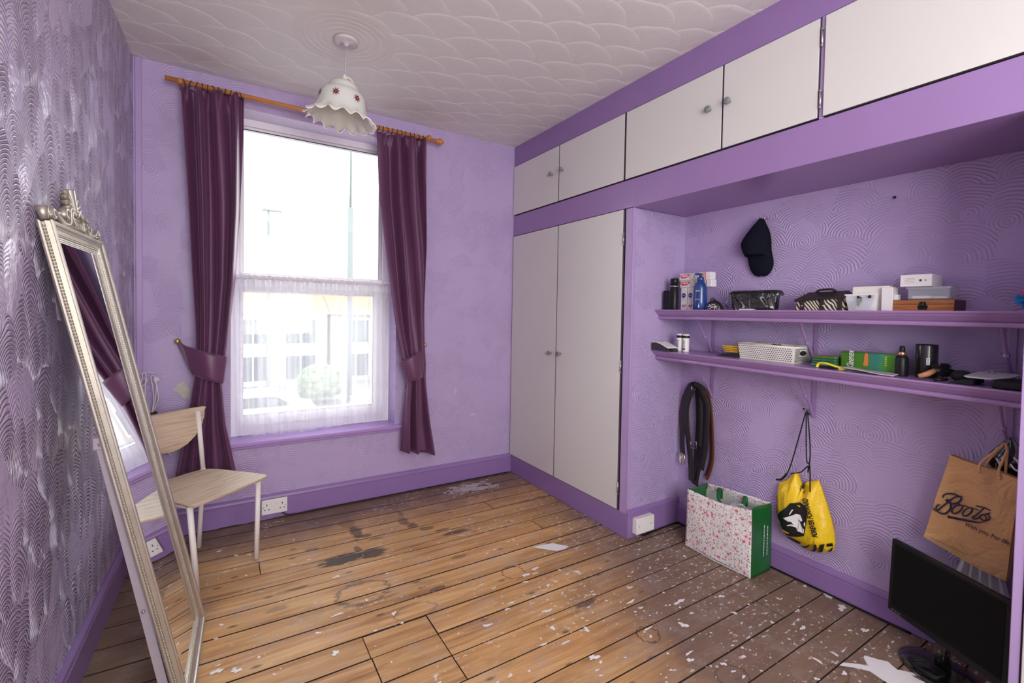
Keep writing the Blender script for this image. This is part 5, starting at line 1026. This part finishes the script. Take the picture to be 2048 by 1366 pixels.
B().tube(smooth_path([(2.66, -2.668, z + .040), (2.655, -2.672, z + .048), (2.655, -2.680, z + .048), (2.66, -2.684, z + .041)]), .002, 6).build('hook', m_metal, t, smooth=True)
t = thing('black_box', 'long low black box at the right end of the lower shelf', 'box', (2.64, -2.74, z)); z = lowz(-2.74)
B().box(2.565, 2.70, -2.694, -2.796, z + .0005, z + .027).build('body', m_black, t, bevel=.006)

# ================================================================== HANGING CAP
cap = thing('baseball_cap', 'navy black baseball cap hanging from a hook on the alcove wall', 'cap', (2.77, -1.75, 1.50))
m_cap = plain('navy_black_cotton', (0.005, 0.006, 0.014), .9, spec=.15, bump=.5, bscale=500)
out = smooth_path([(2.76, y + .018, z) for y, z in CAP] + [(2.76, CAP[0][0] + .018, CAP[0][1])], 3)[:-1]
zs = [p.z for p in out]; zm = min(zs); zM = max(zs)
def capgrid(lo, hi, depth, nm, flat=False):
    n_ = 26; b = B()
    for j in range(n_ + 1):
        zz = lo + (hi - lo) * j / n_; zz = max(zm + .0008, min(zM - .0008, zz)); cr_ = []
        for p, q in zip(out, out[1:] + out[:1]):
            if (p.z - zz) * (q.z - zz) <= 0 and abs(p.z - q.z) > 1e-9: cr_.append(p.y + (q.y - p.y) * (zz - p.z) / (q.z - p.z))
        ya_, yb_ = max(cr_), min(cr_); t = (zz - zm) / (zM - zm)
        for i in range(17):
            u = i / 16; s_ = math.sin(pi * u); d = depth * (s_ ** .5) * (1.0 if not flat else .5) * (.35 + .65 * math.sin(pi * min(1, max(0.02, (t - .0) * 1.0)) ** .8))
            b.v.append(Vector((XB - .012 - d, ya_ + (yb_ - ya_) * u, zz)))
    b.f = [(j * 17 + i, j * 17 + i + 1, (j + 1) * 17 + i + 1, (j + 1) * 17 + i) for j in range(n_) for i in range(16)]
    b.build(nm, m_cap, cap, smooth=True, solid=.003)
capgrid(zm + (zM - zm) * .36, zM, .085, 'crown'); capgrid(zm, zm + (zM - zm) * .40, .07, 'brim', True)
B().tube(smooth_path([(XB - .07, -1.705, 1.70), (XB - .088, -1.76, 1.632), (XB - .08, -1.85, 1.60)]), .003, 6).build('brim_seam', m_black, cap, smooth=True)
hk = thing('wall_hook', 'small dark hook at the top of the hanging cap', 'hook', (XB, -1.79, 1.79)); B().tube(smooth_path([(XB - .001, -1.793, 1.80), (XB - .02, -1.793, 1.80), (XB - .03, -1.793, 1.792), (XB - .032, -1.793, 1.806)]), .0035, 8).build('hook_wire', m_metal, hk, smooth=True)

# ================================================================== BELTS
m_bblk = plain('black_leather', (.014, .012, .012), .45, bump=.3, bscale=200); m_bbrn = plain('brown_leather', (.12, .035, .012), .4, var=.25, scale=80); m_gold = plain('pale_brass', (.62, .55, .38), .3, metal=.9)
hk = thing('wall_hook', 'hook in the alcove wall under the lower shelf holding the belts', 'hook', (XB, -1.42, .86)); B().tube(smooth_path([(XB - .001, -1.425, .858), (XB - .05, -1.425, .852), (XB - .085, -1.425, .856), (XB - .088, -1.425, .872)]), .004, 8).build('hook_wire', m_metal, hk, smooth=True)
def strap_(pts, w, m, nm, label, thick=.0035, x0=2.77):
    t = thing(nm, label, 'belt', (x0, pts[0][0], min(p[1] for p in pts)), 'belts on the alcove hook')
    P = smooth_path([(p[2] if len(p) > 2 else x0, p[0], p[1]) for p in pts], 6)
    b = B(); n = len(P); ws = 1.45 if m is m_bblk else 1.15
    for i, p in enumerate(P):
        tg = (P[min(n - 1, i + 1)] - P[max(0, i - 1)]).normalized(); sd = Vector((1, 0, 0)).cross(tg).normalized(); sd = (sd + Vector((.35, 0, 0))).normalized()
        b.v += [p - sd * w * ws / 2, p + sd * w * ws / 2]
    b.f = [(2 * i, 2 * i + 1, 2 * i + 3, 2 * i + 2) for i in range(n - 1)]
    b.build('leather_strap', m, t, smooth=True, solid=thick); return t
strap_([(-1.425, .868), (-1.375, .855), (-1.325, .79), (-1.306, .69), (-1.310, .60), (-1.318, .555)], .028, m_bbrn, 'leather_belt', 'brown leather belt, leftmost of the belts on the alcove hook', x0=2.785)
strap_([(-1.425, .868), (-1.470, .845), (-1.500, .77), (-1.518, .60), (-1.522, .46), (-1.500, .365), (-1.487, .345)], .032, m_bbrn, 'leather_belt', 'brown leather belt whose end shows low on the right, behind the black ones', x0=2.79)
a = strap_([(-1.428, .872), (-1.385, .862), (-1.350, .79), (-1.338, .66), (-1.336, .52), (-1.345, .44)], .034, m_bblk, 'leather_belt', 'black leather belt ending in a brass buckle, left side of the bundle', x0=2.765)
strap_([(-1.428, .872), (-1.470, .845), (-1.482, .74), (-1.480, .60), (-1.462, .45), (-1.44, .345), (-1.435, .29)], .042, m_bblk, 'leather_belt', 'broad black belt hanging down into the floral shopping bag', x0=2.762)
strap_([(-1.420, .874), (-1.455, .862), (-1.502, .78), (-1.506, .66), (-1.500, .52), (-1.478, .40)], .040, m_bblk, 'leather_belt', 'black belt forming the right edge of the hanging bundle', x0=2.752)
strap_([(-1.418, .870), (-1.400, .84), (-1.372, .74), (-1.380, .62), (-1.402, .50), (-1.416, .38), (-1.42, .31)], .036, m_bblk, 'leather_belt', 'black belt hanging through the middle of the bundle', x0=2.750)
strap_([(-1.43, .862), (-1.440, .80), (-1.448, .68), (-1.445, .56), (-1.440, .45), (-1.430, .35)], .044, m_bblk, 'leather_belt', 'wide black belt at the front of the bundle', x0=2.772)
b = B()
for y, zt, zb_ in ((-1.345, .455, .395),):
    b.tube([(2.758, y + .014, zt), (2.758, y + .016, zb_ + .01), (2.758, y + .004, zb_ - .012), (2.758, y - .018, zb_), (2.758, y - .018, zt - .01), (2.758, y + .014, zt)], .0035, 8)
    b.tube([(2.756, y - .002, zt + .002), (2.752, y, zb_ - .008)], .0025, 6)
b.build('buckle', m_gold, a, smooth=True)
b2 = B().tube([(2.742, -1.415, .548), (2.742, -1.452, .552), (2.742, -1.454, .512), (2.742, -1.417, .508), (2.742, -1.415, .548)], .003, 6); b2.build('buckle', m_metal, [o for o in bpy.data.objects if o.get('label', '').startswith('black belt hanging through')][0], smooth=True)

# ================================================================== FLORAL SHOPPING BAG
m_flor, g = newmat('floral_printed_bag', .35); o = g.obj(); u_, v_ = o[1] + o[0] * .3, o[2]
def flor_layer(c, sc_, thr, colour, seedx, soft=.01):
    vo = g.n('ShaderNodeTexVoronoi', voronoi_dimensions='2D'); g.put(vo.inputs['Vector'], g.vec(u_ * sc_ + seedx, v_ * sc_ + seedx * .7)); vo.inputs['Scale'].default_value = 1
    d = V(g, vo.outputs['Distance']) + (g.noise(g.vec(u_, v_), sc_ * 3, 2) - .5) * .35
    sx = g.n('ShaderNodeSeparateColor'); g.t.links.new(vo.outputs['Color'], sx.inputs[0]); keep = V(g, sx.outputs[0]) > .42
    return g.mix(g.map(d, thr - soft, thr + soft, 1.0, 0.0) * keep, c, colour)
c = g.mix(g.noise(g.vec(u_, v_), 14, 3), (.80, .77, .76), (.70, .69, .68))
c = flor_layer(c, 60, .20, (.35, .33, .45), 3.0); c = flor_layer(c, 75, .18, (.45, .42, .16), 9.0); c = flor_layer(c, 38, .19, (.72, .50, .52), 1.0, .1); c = flor_layer(c, 24, .20, (.74, .36, .42), 5.0, .10); c = flor_layer(c, 24, .09, (.45, .05, .10), 5.0, .04); c = flor_layer(c, 44, .16, (.45, .08, .10), 7.7)
g.col(c)
m_green = plain('dark_green_laminate', (.012, .12, .03), .35, var=.25, scale=10, bump=.3, bscale=18, bdist=.01); m_liner = plain('pale_bag_lining', (.55, .56, .54), .6)
t = thing('shopping_bag', 'floral shopping bag with green gusset standing open on the floor in the alcove', 'bag', (2.68, -1.69, 0))
ax_, bx_ = 2.597, 2.772; y0_, y1_ = -1.510, -1.878
def fpanel(x, off):
    def f_(u, v):
        zz = (.322 + .016 * u) * v + (.018 * (1 - u) if off < 0 else 0) * v * 0; y = y0_ + (y1_ - y0_) * u
        sag = -.016 * math.sin(pi * u) * v * (1 if off < 0 else -.2); bul = off * .012 * math.sin(pi * u) * math.sin(pi * v) + .002 * math.sin(11 * u + 5 * v)
        return Vector((x + bul + (.002 * v), y - (0.008 * (1 - v) if u > .5 else -.006 * (1 - v)), .001 + zz + sag))
    return f_
B().grid(fpanel(ax_, -1), 30, 22).build('floral_front', m_flor, t, smooth=True, solid=.002)
B().grid(fpanel(bx_, 1), 30, 22).build('floral_back', m_flor, t, smooth=True, solid=.002)
def gus(u_end, sgn):
    A_, C_ = fpanel(ax_, -1), fpanel(bx_, 1)
    def f_(u, v):
        p = A_(u_end, v).lerp(C_(u_end, v), u); p.y += sgn * (.018 * math.sin(pi * u) * v) + sgn * .008 * math.sin(2 * pi * u) * v; return p
    return f_
B().grid(gus(1.0, .6), 16, 18).build('green_gusset', m_green, t, smooth=True, solid=.002)
B().grid(gus(0.0, -.6), 16, 18).build('green_gusset', m_green, t, smooth=True, solid=.002)
B().add([(ax_ + .003, y0_, .003), (bx_ - .003, y0_, .003), (bx_ - .003, y1_, .003), (ax_ + .003, y1_, .003)], [(0, 1, 2, 3)]).build('base_panel', m_green, t)
def inner(u, v): 
    p = fpanel(bx_ - .004, 1)(u, v); return p
B().grid(lambda u, v: fpanel(bx_ - .005, 1)(u, v * .90), 20, 10).build('lining', m_liner, t, smooth=True)
B().grid(lambda u, v: fpanel(ax_ + .004, -1)(u, v * .97), 20, 10).build('lining', m_liner, t, smooth=True)
B().tube([(ax_ - .001, y0_ + .003, .006), (ax_ - .010, (y0_ + y1_) / 2, .004), (ax_ - .001, y1_ - .004, .006)], .003, 6).build('piping', m_liner, t)
hd = B()
for dx, dz in ((0, 0),):
    P = smooth_path([(bx_ - .012, -1.605, .27), (bx_ - .016, -1.607, .325), (bx_ - .05, -1.618, .318), (bx_ - .09, -1.65, .285), (bx_ - .075, -1.70, .265), (bx_ - .03, -1.745, .285), (bx_ - .014, -1.75, .33), (bx_ - .012, -1.75, .27)], 5)
    hd.tube(P, .004, 8, squash=(Vector((0, 1, 0)), 3.2))
hd.build('handle', m_green, t, smooth=True)
for k, (yy, zz, tx) in enumerate(((-1.8842, .10, 'bags for life'), )):
    lettering('Kind to our planet', (2.700, -1.8935, .105), (0, 0, 1), (-1, 0, 0), .008, .145, m_ltext, t) if False else None
bb = B(); rr = random.Random(3)
for col_, x in enumerate((2.686, 2.716)):
    zz = .095
    while zz < .245 - col_ * .01:
        L = rr.uniform(.005, .018); bb.box(x - .0018, x + .0018, y1_ - .0225 + .005, y1_ - .0215 + .005, zz, zz + L); zz += L + .004
bb.build('sideways_white_print', m_ltext, t)
t2 = thing('plastic_wrapping', 'crumpled clear grey plastic lying inside the mouth of the floral bag', 'plastic bag', (2.69, -1.76, .22))
def crum(u, v):
    a = 2 * pi * u; r_ = .045 * math.sin(pi * (v * .96 + .02)); w = 1 + .35 * math.sin(5 * a + 9 * v) * math.sin(4 * v + 2 * a); return Vector((2.690 + r_ * w * math.cos(a), -1.765 + 1.4 * r_ * w * math.sin(a), .262 + .04 * -math.cos(pi * v) + .012 * math.sin(7 * a + 3 * v) * math.sin(pi * v)))
B().grid(crum, 40, 16, close=True).build('film', m_clear, t2, smooth=False)
B().lathe([(.006, 0), (.012, .001), (.013, .004), (.006, .005)], Matrix.Translation((2.675, -1.775, .312)), 16).build('ring_cap', m_liner, t2, smooth=True)
def fill(u, v): return Vector((ax_ + .01 + (bx_ - ax_ - .02) * u, y0_ - .012 + (y1_ - y0_ + .024) * v, .20 + .02 * math.sin(9 * u + 2) * math.sin(11 * v)))
tag(B().grid(fill, 14, 20).build('folded_bags', m_liner, None, smooth=True), 'pale folded plastic bags filling the floral shopping bag', 'plastic bag')

# ================================================================== YELLOW DRAWSTRING BAG
m_yb, g = newmat('yellow_nylon', .42); o = g.obj(); g.col(g.mix(g.noise(g.vec(*o), 9, 3), (.86, .56, .006), (.95, .66, .02))); g.bump(g.noise(g.vec(*o), 22, 3), .6, .012)
m_nb = plain('black_nylon_print', (.012, .011, .012), .4, bump=.4, bscale=30, bdist=.006)
hk = thing('wall_hook', 'hook below the middle shelf bracket holding the yellow drawstring bag', 'hook', (XB, -2.04, .84)); B().tube(smooth_path([(XB - .001, -2.042, .85), (XB - .04, -2.042, .845), (XB - .07, -2.042, .842), (XB - .075, -2.042, .856)]), .004, 8).build('hook_wire', m_metal, hk, smooth=True)
t = thing('drawstring_bag', 'yellow and black drawstring sports bag hanging from the hook by black cords', 'bag', (2.76, -2.03, .17))
out = [Vector((0, y, z)) for y, z in PUMA['body']]
cen = Vector((0, -2.03, .33))
def inside(y, z):
    c_ = False; n = len(out)
    for i in range(n):
        a, b_ = out[i], out[(i + 1) % n]
        if (a.z > z) != (b_.z > z) and y < (b_.y - a.y) * (z - a.z) / (b_.z - a.z) + a.y: c_ = not c_
    return c_
def edge_d(y, z):
    d = 9; n = len(out); p = Vector((0, y, z))
    for i in range(n):
        a, b_ = out[i], out[(i + 1) % n]; ab = b_ - a; k = max(0, min(1, (p - a).dot(ab) / max(1e-9, ab.dot(ab)))); d = min(d, (p - a - ab * k).length)
    return d
def bagx(y, z): return 2.790 - .052 * math.sqrt(min(1.0, edge_d(y, z) / .055)) - .008 * math.sin(y * 40 + z * 18) * min(1, edge_d(y, z) / .03)
bmx = bmesh.new(); vs = [bmx.verts.new((0, p.y, p.z)) for p in out]; bmx.faces.new(vs)
bmesh.ops.triangulate(bmx, faces=bmx.faces); bmesh.ops.subdivide_edges(bmx, edges=bmx.edges, cuts=5, use_grid_fill=True)
bmesh.ops.triangulate(bmx, faces=bmx.faces)
b = B(); b.v = [Vector((bagx(v.co.y, v.co.z), v.co.y, v.co.z)) for v in bmx.verts]; bmx.verts.index_update(); b.f = [tuple(v.index for v in f.verts) for f in bmx.faces]; bmx.free()
k0 = len(b.v); b.v += [Vector((2.798, p.y, p.z)) for p in b.v[:k0]]; b.f += [tuple(k0 + i for i in reversed(f)) for f in list(b.f)]
b.build('nylon_body', m_yb, t, smooth=True)
def decal(key, m, nm, lift=.0015, parent=t):
    bm_ = bmesh.new(); vs = [bm_.verts.new((0, y, z)) for y, z in PUMA[key]]; bm_.faces.new(vs); bmesh.ops.triangulate(bm_, faces=bm_.faces)
    bmesh.ops.subdivide_edges(bm_, edges=bm_.edges, cuts=4, use_grid_fill=True); bmesh.ops.triangulate(bm_, faces=bm_.faces); bm_.verts.index_update()
    d = B(); d.v = [Vector((bagx(v.co.y, v.co.z) - lift, v.co.y, v.co.z)) for v in bm_.verts]; d.f = [tuple(v.index for v in f.verts) for f in bm_.faces]; bm_.free()
    return d.build(nm, m, parent, smooth=True)
decal('patch', m_nb, 'black_patch', .0035)
for k in ('s1', 's2', 's3', 's4', 's5', 's6', 's7', 's8', 's9', 'hole'): decal(k, m_nb, 'black_stripe', .0062)
for k in ('cat1', 'cat2', 'cat3', 'cat4'): decal(k, m_ltext, 'white_emblem', .0065)
for k in ('y1', 'y2'): decal(k, m_yb, 'yellow_streak', .0060)
(p0, p1, p2, p3) = PUMA_TXT
def yz3(p, l=.008): return Vector((bagx(*p) - l, p[0], p[1]))
R_ = Vector((0, p1[0] - p0[0], p1[1] - p0[1]));  U_ = Vector((0, -(p2[0] - p0[0]), -(p2[1] - p0[1]))) * -1
lettering('FOREVER FORWARD', (2.7305, *p0), R_, Vector((0, R_.z, -R_.y)), .026, R_.length, m_nb, t, bold=.045)
P = [Vector((2.745, y, z)) for y, z in PUMA_CORD]
cd = B(); hk0 = Vector((2.745, -2.042, .842))
cd.tube(smooth_path([hk0, Vector((2.742, -2.052, .62)), yz3(PUMA_CORD[3], .004), yz3(PUMA_CORD[4], .004)], 6), .0028, 6)
cd.tube(smooth_path([hk0 + Vector((0, -.006, 0)), Vector((2.744, -2.066, .66)), Vector((2.742, -2.060, .56)), yz3(PUMA_CORD[7], .0), Vector((2.744, PUMA_CORD[8][0], PUMA_CORD[8][1])), Vector((2.744, PUMA_CORD[9][0], PUMA_CORD[9][1]))], 6), .0028, 6)
cd.tube(smooth_path([hk0 + Vector((0, .002, 0)), Vector((2.745, -2.01, .70)), Vector((2.745, -1.973, .545)), Vector((2.745, PUMA_CORD[6][0], PUMA_CORD[6][1]))], 6), .0028, 6)
cd.tube(smooth_path([hk0 + Vector((0, .014, .012)), hk0 + Vector((-.003, 0, .006)), hk0 + Vector((0, -.016, -.012))], 4), .0045, 6)
cd.tube(smooth_path([Vector((2.742, -1.965, .522)), Vector((2.740, -1.945, .492)), Vector((2.742, -1.930, .482)), Vector((2.742, -1.915, .478))], 4), .0055, 6)
cd.build('black_cord', m_black, t, smooth=True)

# ================================================================== PAPER CARRIER AND FRIENDS AT THE RIGHT
m_kraft, g = newmat('brown_kraft_paper', .6); o = g.obj(); g.col(g.mix(g.noise(g.vec(o[0], o[1], o[2]), 8, 4), (.56, .31, .125), (.66, .39, .17))); g.bump(g.noise(g.vec(*o), 10, 4, .55, .8), .9, .02)
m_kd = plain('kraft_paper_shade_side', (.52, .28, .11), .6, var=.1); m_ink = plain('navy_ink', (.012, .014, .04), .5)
t = thing('paper_carrier_bag', 'brown kraft paper carrier bag printed Boots hanging tilted from the bracket', 'bag', (2.73, -2.62, .38))
A0, A1, A2, A3 = [Vector((0, *BAG_OUT[i])) for i in (0, 3, 7, 10)]; A2 = A2 + Vector((0, -.009, .004)); A3 = A3 + Vector((0, -.002, 0))   # TL, BL, BR, TR
def pb(u, v, dx=0.0):
    """u 0..1 left->right, v 0..1 bottom->top"""
    p = A1.lerp(A2, u).lerp(A0.lerp(A3, u), v); x = 2.700 - .006 * math.sin(pi * u) * math.sin(pi * v) + .010 * max(0, (v - .6)) * math.exp(-((u - .68) / .10) ** 2) * 2.2 + .004 * math.sin(7 * u + 9 * v)
    return Vector((x + dx, p.y, p.z + (-.006 * math.sin(pi * u) * (1 - v))))
B().grid(pb, 34, 34).build('front_panel', m_kraft, t, smooth=True)
B().grid(lambda u, v: pb(u, v, .055 - .030 * v), 12, 12).build('back_panel', m_kd, t, smooth=True)
for u_ in (0.0, 1.0): B().grid(lambda a, v, u_=u_: pb(u_, v).lerp(pb(u_, v, .055 - .030 * v), a) + Vector((0, (.006 if u_ == 0 else -.004) * -math.sin(pi * a) * (1 if u_ == 0 else -1), 0)), 6, 16).build('gusset', m_kd, t, smooth=True)
B().grid(lambda a, u: pb(u, 0).lerp(pb(u, 0, .055), a), 4, 12).build('bottom_fold', m_kd, t, smooth=True)
for k, (ua, ub) in enumerate(((.47, .74), (.52, .80))):
    dx = -.002 if k == 0 else .024
    pa, pc = pb(ua, .93, dx), pb(ub, .93, dx); top_ = Vector((2.725, -2.700, .872))
    B().tube(smooth_path([pa, pa + Vector((0, -.004, .04)), Vector((2.72, -2.690, .840)), top_ - Vector((0, 0, .012)), Vector((2.722, -2.708, .838)), pc + Vector((0, .002, .04)), pc], 6), .0042, 6, squash=(Vector((1, 0, 0)), .5)).build('paper_handle', m_kraft, t, smooth=True)
def bx(y, z): return 2.6885
lo = B()
wd = {'B1': .0029, 'B2': .0029, 'B3': .0035, 'o1': .0028, 'o2': .0028, 't1': .0030, 't2': .0027, 's1': .0026, 'u': .0050}
for k, pts in BOOTS.items():
    P = smooth_path([(2.6895, y, z) for y, z in pts], 5); n = len(P)
    lo.tube(P, [wd[k] * (.55 + .45 * math.sin(pi * (i + .5) / n)) if k != 'u' else wd[k] * (1.0 - .45 * i / n) for i in range(n)], 8, squash=(Vector((1, 0, 0)), .25))
lo.build('script_logo', m_ink, t, smooth=True)
(q0, q1, q2) = BOOTS_TAG; R_ = Vector((0, q1[0] - q0[0], q1[1] - q0[1]))
lettering('With you. For life.', (2.6895, *q0), R_, Vector((0, R_.z, -R_.y)) * -1 if R_.y > 0 else Vector((0, R_.z * 1.0, -R_.y)), .019, R_.length * .95, m_ink, t, bold=.015)
(q0, q1) = BOOTS_SMALL; R_ = Vector((0, q1[0] - q0[0], q1[1] - q0[1])); bb = B(); rr = random.Random(2); s_ = 0
while s_ < 1:
    L = rr.uniform(.012, .04); a = Vector((2.6935, *q0)) + R_ * s_; c_ = Vector((2.6935, *q0)) + R_ * min(1, s_ + L); bb.tube([a, c_], .0009, 4); s_ += L + .012
bb.build('small_print', m_ink, t)
t = thing('black_carrier_bag', 'scrunched shiny black plastic bag hanging behind the brown paper carrier', 'bag', (2.77, -2.70, .70))
def cb(u, v):
    a = 2 * pi * u; r_ = .048 * math.sin(pi * (.06 + .9 * v) ** 1.2); w = 1 + .22 * math.sin(6 * a + 8 * v) ; return Vector((2.768 + .55 * r_ * w * math.cos(a), -2.705 - .015 * v + r_ * w * 1.1 * math.sin(a), .875 - .17 * v))
B().grid(cb, 48, 20, close=True).build('film', m_gloss, t, smooth=True)
bb = B()
for p in ((( -2.68, .80), (-2.69, .78), (-2.687, .765)), ((-2.722, .815), (-2.735, .80), (-2.74, .785)), ((-2.715, .79), (-2.725, .775), (-2.735, .77))): bb.tube(smooth_path([(2.733, *q) for q in p]), .003, 6, squash=(Vector((1, 0, 0)), .4))
bb.build('white_print', m_ltext, t, smooth=True)
t = thing('white_cloth', 'pleated white cloth hanging behind the monitor below the paper bag', 'cloth', (2.79, -2.65, .08))
def cl(u, v):
    y = (-2.605 - .075 * u) * (1 - v) + (-2.52 - .25 * u) * v; return Vector((2.786 + .011 * math.sin(2 * pi * 5 * u + 1) * (.5 + .5 * v), y, .46 - .38 * v))
B().grid(cl, 70, 16).build('fabric', plain('white_cotton', (.74, .72, .74), .85), t, smooth=True, solid=.002)
# monitor
t = thing('computer_monitor', 'black flat screen monitor on oval stand standing on the floor at the right', 'monitor', (2.60, -2.60, 0))
pL = Vector((2.652, -2.412, 0)); pR = Vector((2.468, -2.780, 0)); dr = (pR - pL).normalized(); nm = Vector((dr.y, -dr.x, 0)); nm = nm if nm.x < 0 else -nm; MWd = (pR - pL).length
tilt = .03
def mpt(a, h, c): return pL + dr * a + Vector((0, 0, h)) + nm * (c - tilt * (h - .14))
def mbox(a0, a1, h0, h1, c0, c1): 
    return B().add([mpt(a, h, c) for c in (c0, c1) for h in (h0, h1) for a in (a0, a1)], [(0, 2, 3, 1), (4, 5, 7, 6), (0, 1, 5, 4), (2, 6, 7, 3), (0, 4, 6, 2), (1, 3, 7, 5)])
mbox(0, MWd, .135, .418, -.018, 0).build('bezel', m_black, t, bevel=.004); mbox(.017, MWd - .017, .160, .402, 0, .0012).build('screen', plain('matt_dark_screen', (.006, .006, .006), .5, spec=.12), t)
mbox(.05, MWd - .05, .16, .39, -.05, -.018).build('rear_housing', m_black, t, bevel=.01)
lettering('SAMSUNG', mpt(.010, .141, .0006), dr, UPV, .006, .035, m_gtext, t) if False else None
bb = B()
for q in range(3): bb.add([mpt(.018 + q * .014, .143, .0006), mpt(.028 + q * .014, .143, .0006), mpt(.028 + q * .014, .1455, .0006), mpt(.018 + q * .014, .1455, .0006)], [(0, 1, 2, 3)])
bb.build('bezel_marks', m_gtext, t)
bc_ = Vector((2.625, -2.585, 0))
B().lathe([(.0001, .001), (.125, .001), (.128, .004), (.126, .009), (.10, .014), (.04, .018), (.0001, .019)], Matrix.Translation(bc_) @ Matrix.Rotation(math.radians(-25), 4, 'Z') @ Matrix.Diagonal((.82, 1.0, 1, 1)), 44).build('stand_base', m_gloss, t, smooth=True)
B().tube([bc_ + Vector((0, 0, .016)), bc_ + Vector((-.012, -.005, .08)), mpt(MWd / 2, .18, -.022)], [.030, .022, .020], 14).build('stand_neck', m_gloss, t, smooth=True)
t = thing('coiled_lead', 'coil of thin black cable resting on the monitor stand', 'cable', (2.55, -2.57, .015)); bb = B()
for q in range(3): bb.tube([(2.560 + (.026 + .004 * q) * math.cos(a) , -2.565 + (.040 + .005 * q) * math.sin(a), .021 + .007 * q + .003 * math.sin(3 * a)) for a in [2 * pi * i / 30 for i in range(31)]], .0028, 6, cap=False)
bb.build('loops', m_black, t, smooth=True)
tag(B().box(2.60, 2.645, -2.700, -2.742, .0005, .045).build('adaptor_box', m_paper, None, bevel=.003), 'small white box on the floor at the foot of the monitor', 'box')

# ================================================================== OUTSIDE
GZ = -3.2
m_grd = plain('grey_tarmac', (.16, .16, .165), .9, scale=1); struct('ground', B().box(-40, 60, .6, 90, GZ - .2, GZ), m_grd)
m_brick = plain('buff_brick', (.36, .32, .29), .9, scale=3, var=.2); m_rend = plain('cream_render', (.55, .53, .48), .9); m_tile = plain('terracotta_tiles', (.52, .17, .08), .85, scale=4, var=.25); m_pane = plain('dark_window_glass', (.06, .07, .08), .15); m_wt = plain('white_joinery', (.85, .85, .85), .5)
for k in range(5):
    x0 = -5.5 + k * 5.7; x1 = x0 + 5.5; Y = 27.0
    t = thing('terraced_house', ['pale house with terracotta roof seen at the left through the net curtain', 'second terracotta roofed house from the left across the street', 'middle house of the far terrace, behind the net curtain folds', 'fourth house of the far terrace, mostly behind the right curtain', 'rightmost house of the far terrace'][k], 'house', ((x0 + x1) / 2, Y, GZ), 'houses across the street')
    B().box(x0, x1, Y, Y + 7, GZ, 1.2).build('walls', [m_brick, m_rend][k % 2], t)
    B().add([(x0 - .1, Y - .3, 1.15), (x1 + .05, Y - .3, 1.15), (x1 + .05, Y + 3.5, 2.9), (x0 - .1, Y + 3.5, 2.9), (x1 + .05, Y + 7.3, 1.15), (x0 - .1, Y + 7.3, 1.15)], [(0, 1, 2, 3), (3, 2, 4, 5), (0, 5, 4, 1), (0, 3, 5), (1, 4, 2)]).build('tiled_roof', m_tile, t)
    B().box(x0 - .1, x1 + .05, Y - .36, Y - .3, 1.0, 1.15).build('gutter', m_wt, t)
    for wx in (x0 + .7, x0 + 3.2):
        for wz in (-.75, -2.9):
            f_ = B().box(wx - .08, wx + 1.68, Y - .06, Y, wz - .08, wz + 1.48).build('window', m_wt, t); B().box(wx, wx + .76, Y - .09, Y - .06, wz, wz + 1.4).box(wx + .84, wx + 1.6, Y - .09, Y - .06, wz, wz + 1.4).build('pane', m_pane, f_)
    B().box(x0 + 2.4, x0 + 3.1, Y + 3.2, Y + 3.9, 2.4, 3.5).build('chimney', m_brick, t)
def car(x, y, c, lab):
    t = thing('parked_car', lab, 'car', (x, y, GZ)); s_ = [(-2.1, .35), (-2.1, .85), (-1.35, 1.0), (-.75, 1.45), (.75, 1.48), (1.4, 1.0), (2.05, .9), (2.1, .35)]
    B().poly([(x + a, y, GZ + h_) for a, h_ in s_], (0, 1.7, 0)).build('body', plain('car_paint', c, .3, coat=.5), t, bevel=.06, seg=3); B().poly([(x + a, y - .01, GZ + h_) for a, h_ in ((-1.2, 1.02), (-.7, 1.38), (.7, 1.40), (1.25, 1.02))], (0, .02, 0)).build('side_window', m_pane, t)
    for a in (-1.3, 1.3): B().tube([(x + a, y - .03, GZ + .33), (x + a, y + .2, GZ + .33)], .33, 20).build('wheel', m_black, t, smooth=True)
car(1.2, 15, (.75, .75, .78), 'silver car parked across the street, left part of the lower window'); car(7.0, 15.4, (.45, .46, .5), 'grey car parked further right in the street'); car(5.2, 11.0, (.5, .05, .05), 'red car in the street low in the right of the window')
m_pole = plain('galvanised_pole', (.155, .17, .17), .7, spec=.1)
t = thing('street_lamp', 'thin pale street lamp post seen in the upper window pane', 'street lamp', (1.995, 20, GZ)); B().tube([(1.995, 20, GZ), (1.995, 20, 5.64)], [.09, .045], 12).build('post', m_pole, t, smooth=True); B().box(1.75, 2.5, 19.9, 20.1, 5.60, 5.68).build('lantern_arm', m_pole, t)
t = thing('telegraph_pole', 'tall pale mast outside at the right of the upper window pane', 'pole', (5.5, 20, GZ)); B().tube([(5.5, 20, GZ), (5.5, 20, 6.2)], .13, 14).tube([(5.5, 20, 6.2), (5.5, 20, 12)], .06, 12).build('mast', m_pole, t, smooth=True)
for k, (x, y, r_) in enumerate(((4.3, 20.5, 1.0), (9.8, 21, 1.3), (-2.5, 21, 1.1))):
    t = thing('garden_shrub', ['round green shrub across the street behind the net curtain', 'green shrub far right across the street', 'green shrub at the far left across the street'][k], 'shrub', (x, y, GZ)); rr = random.Random(k); b = B()
    for q in range(240):
        th = rr.uniform(0, 2 * pi); ph = math.acos(rr.uniform(-.6, 1)); R0 = r_ * rr.uniform(.75, 1); b.sphere((x + R0 * math.sin(ph) * math.cos(th), y + R0 * math.sin(ph) * math.sin(th), GZ + r_ * .9 + R0 * .8 * math.cos(ph)), .22, 5, 4)
    b.build('foliage', plain('leaf_green', (.13, .16, .10), .9, var=.4, scale=3), t)
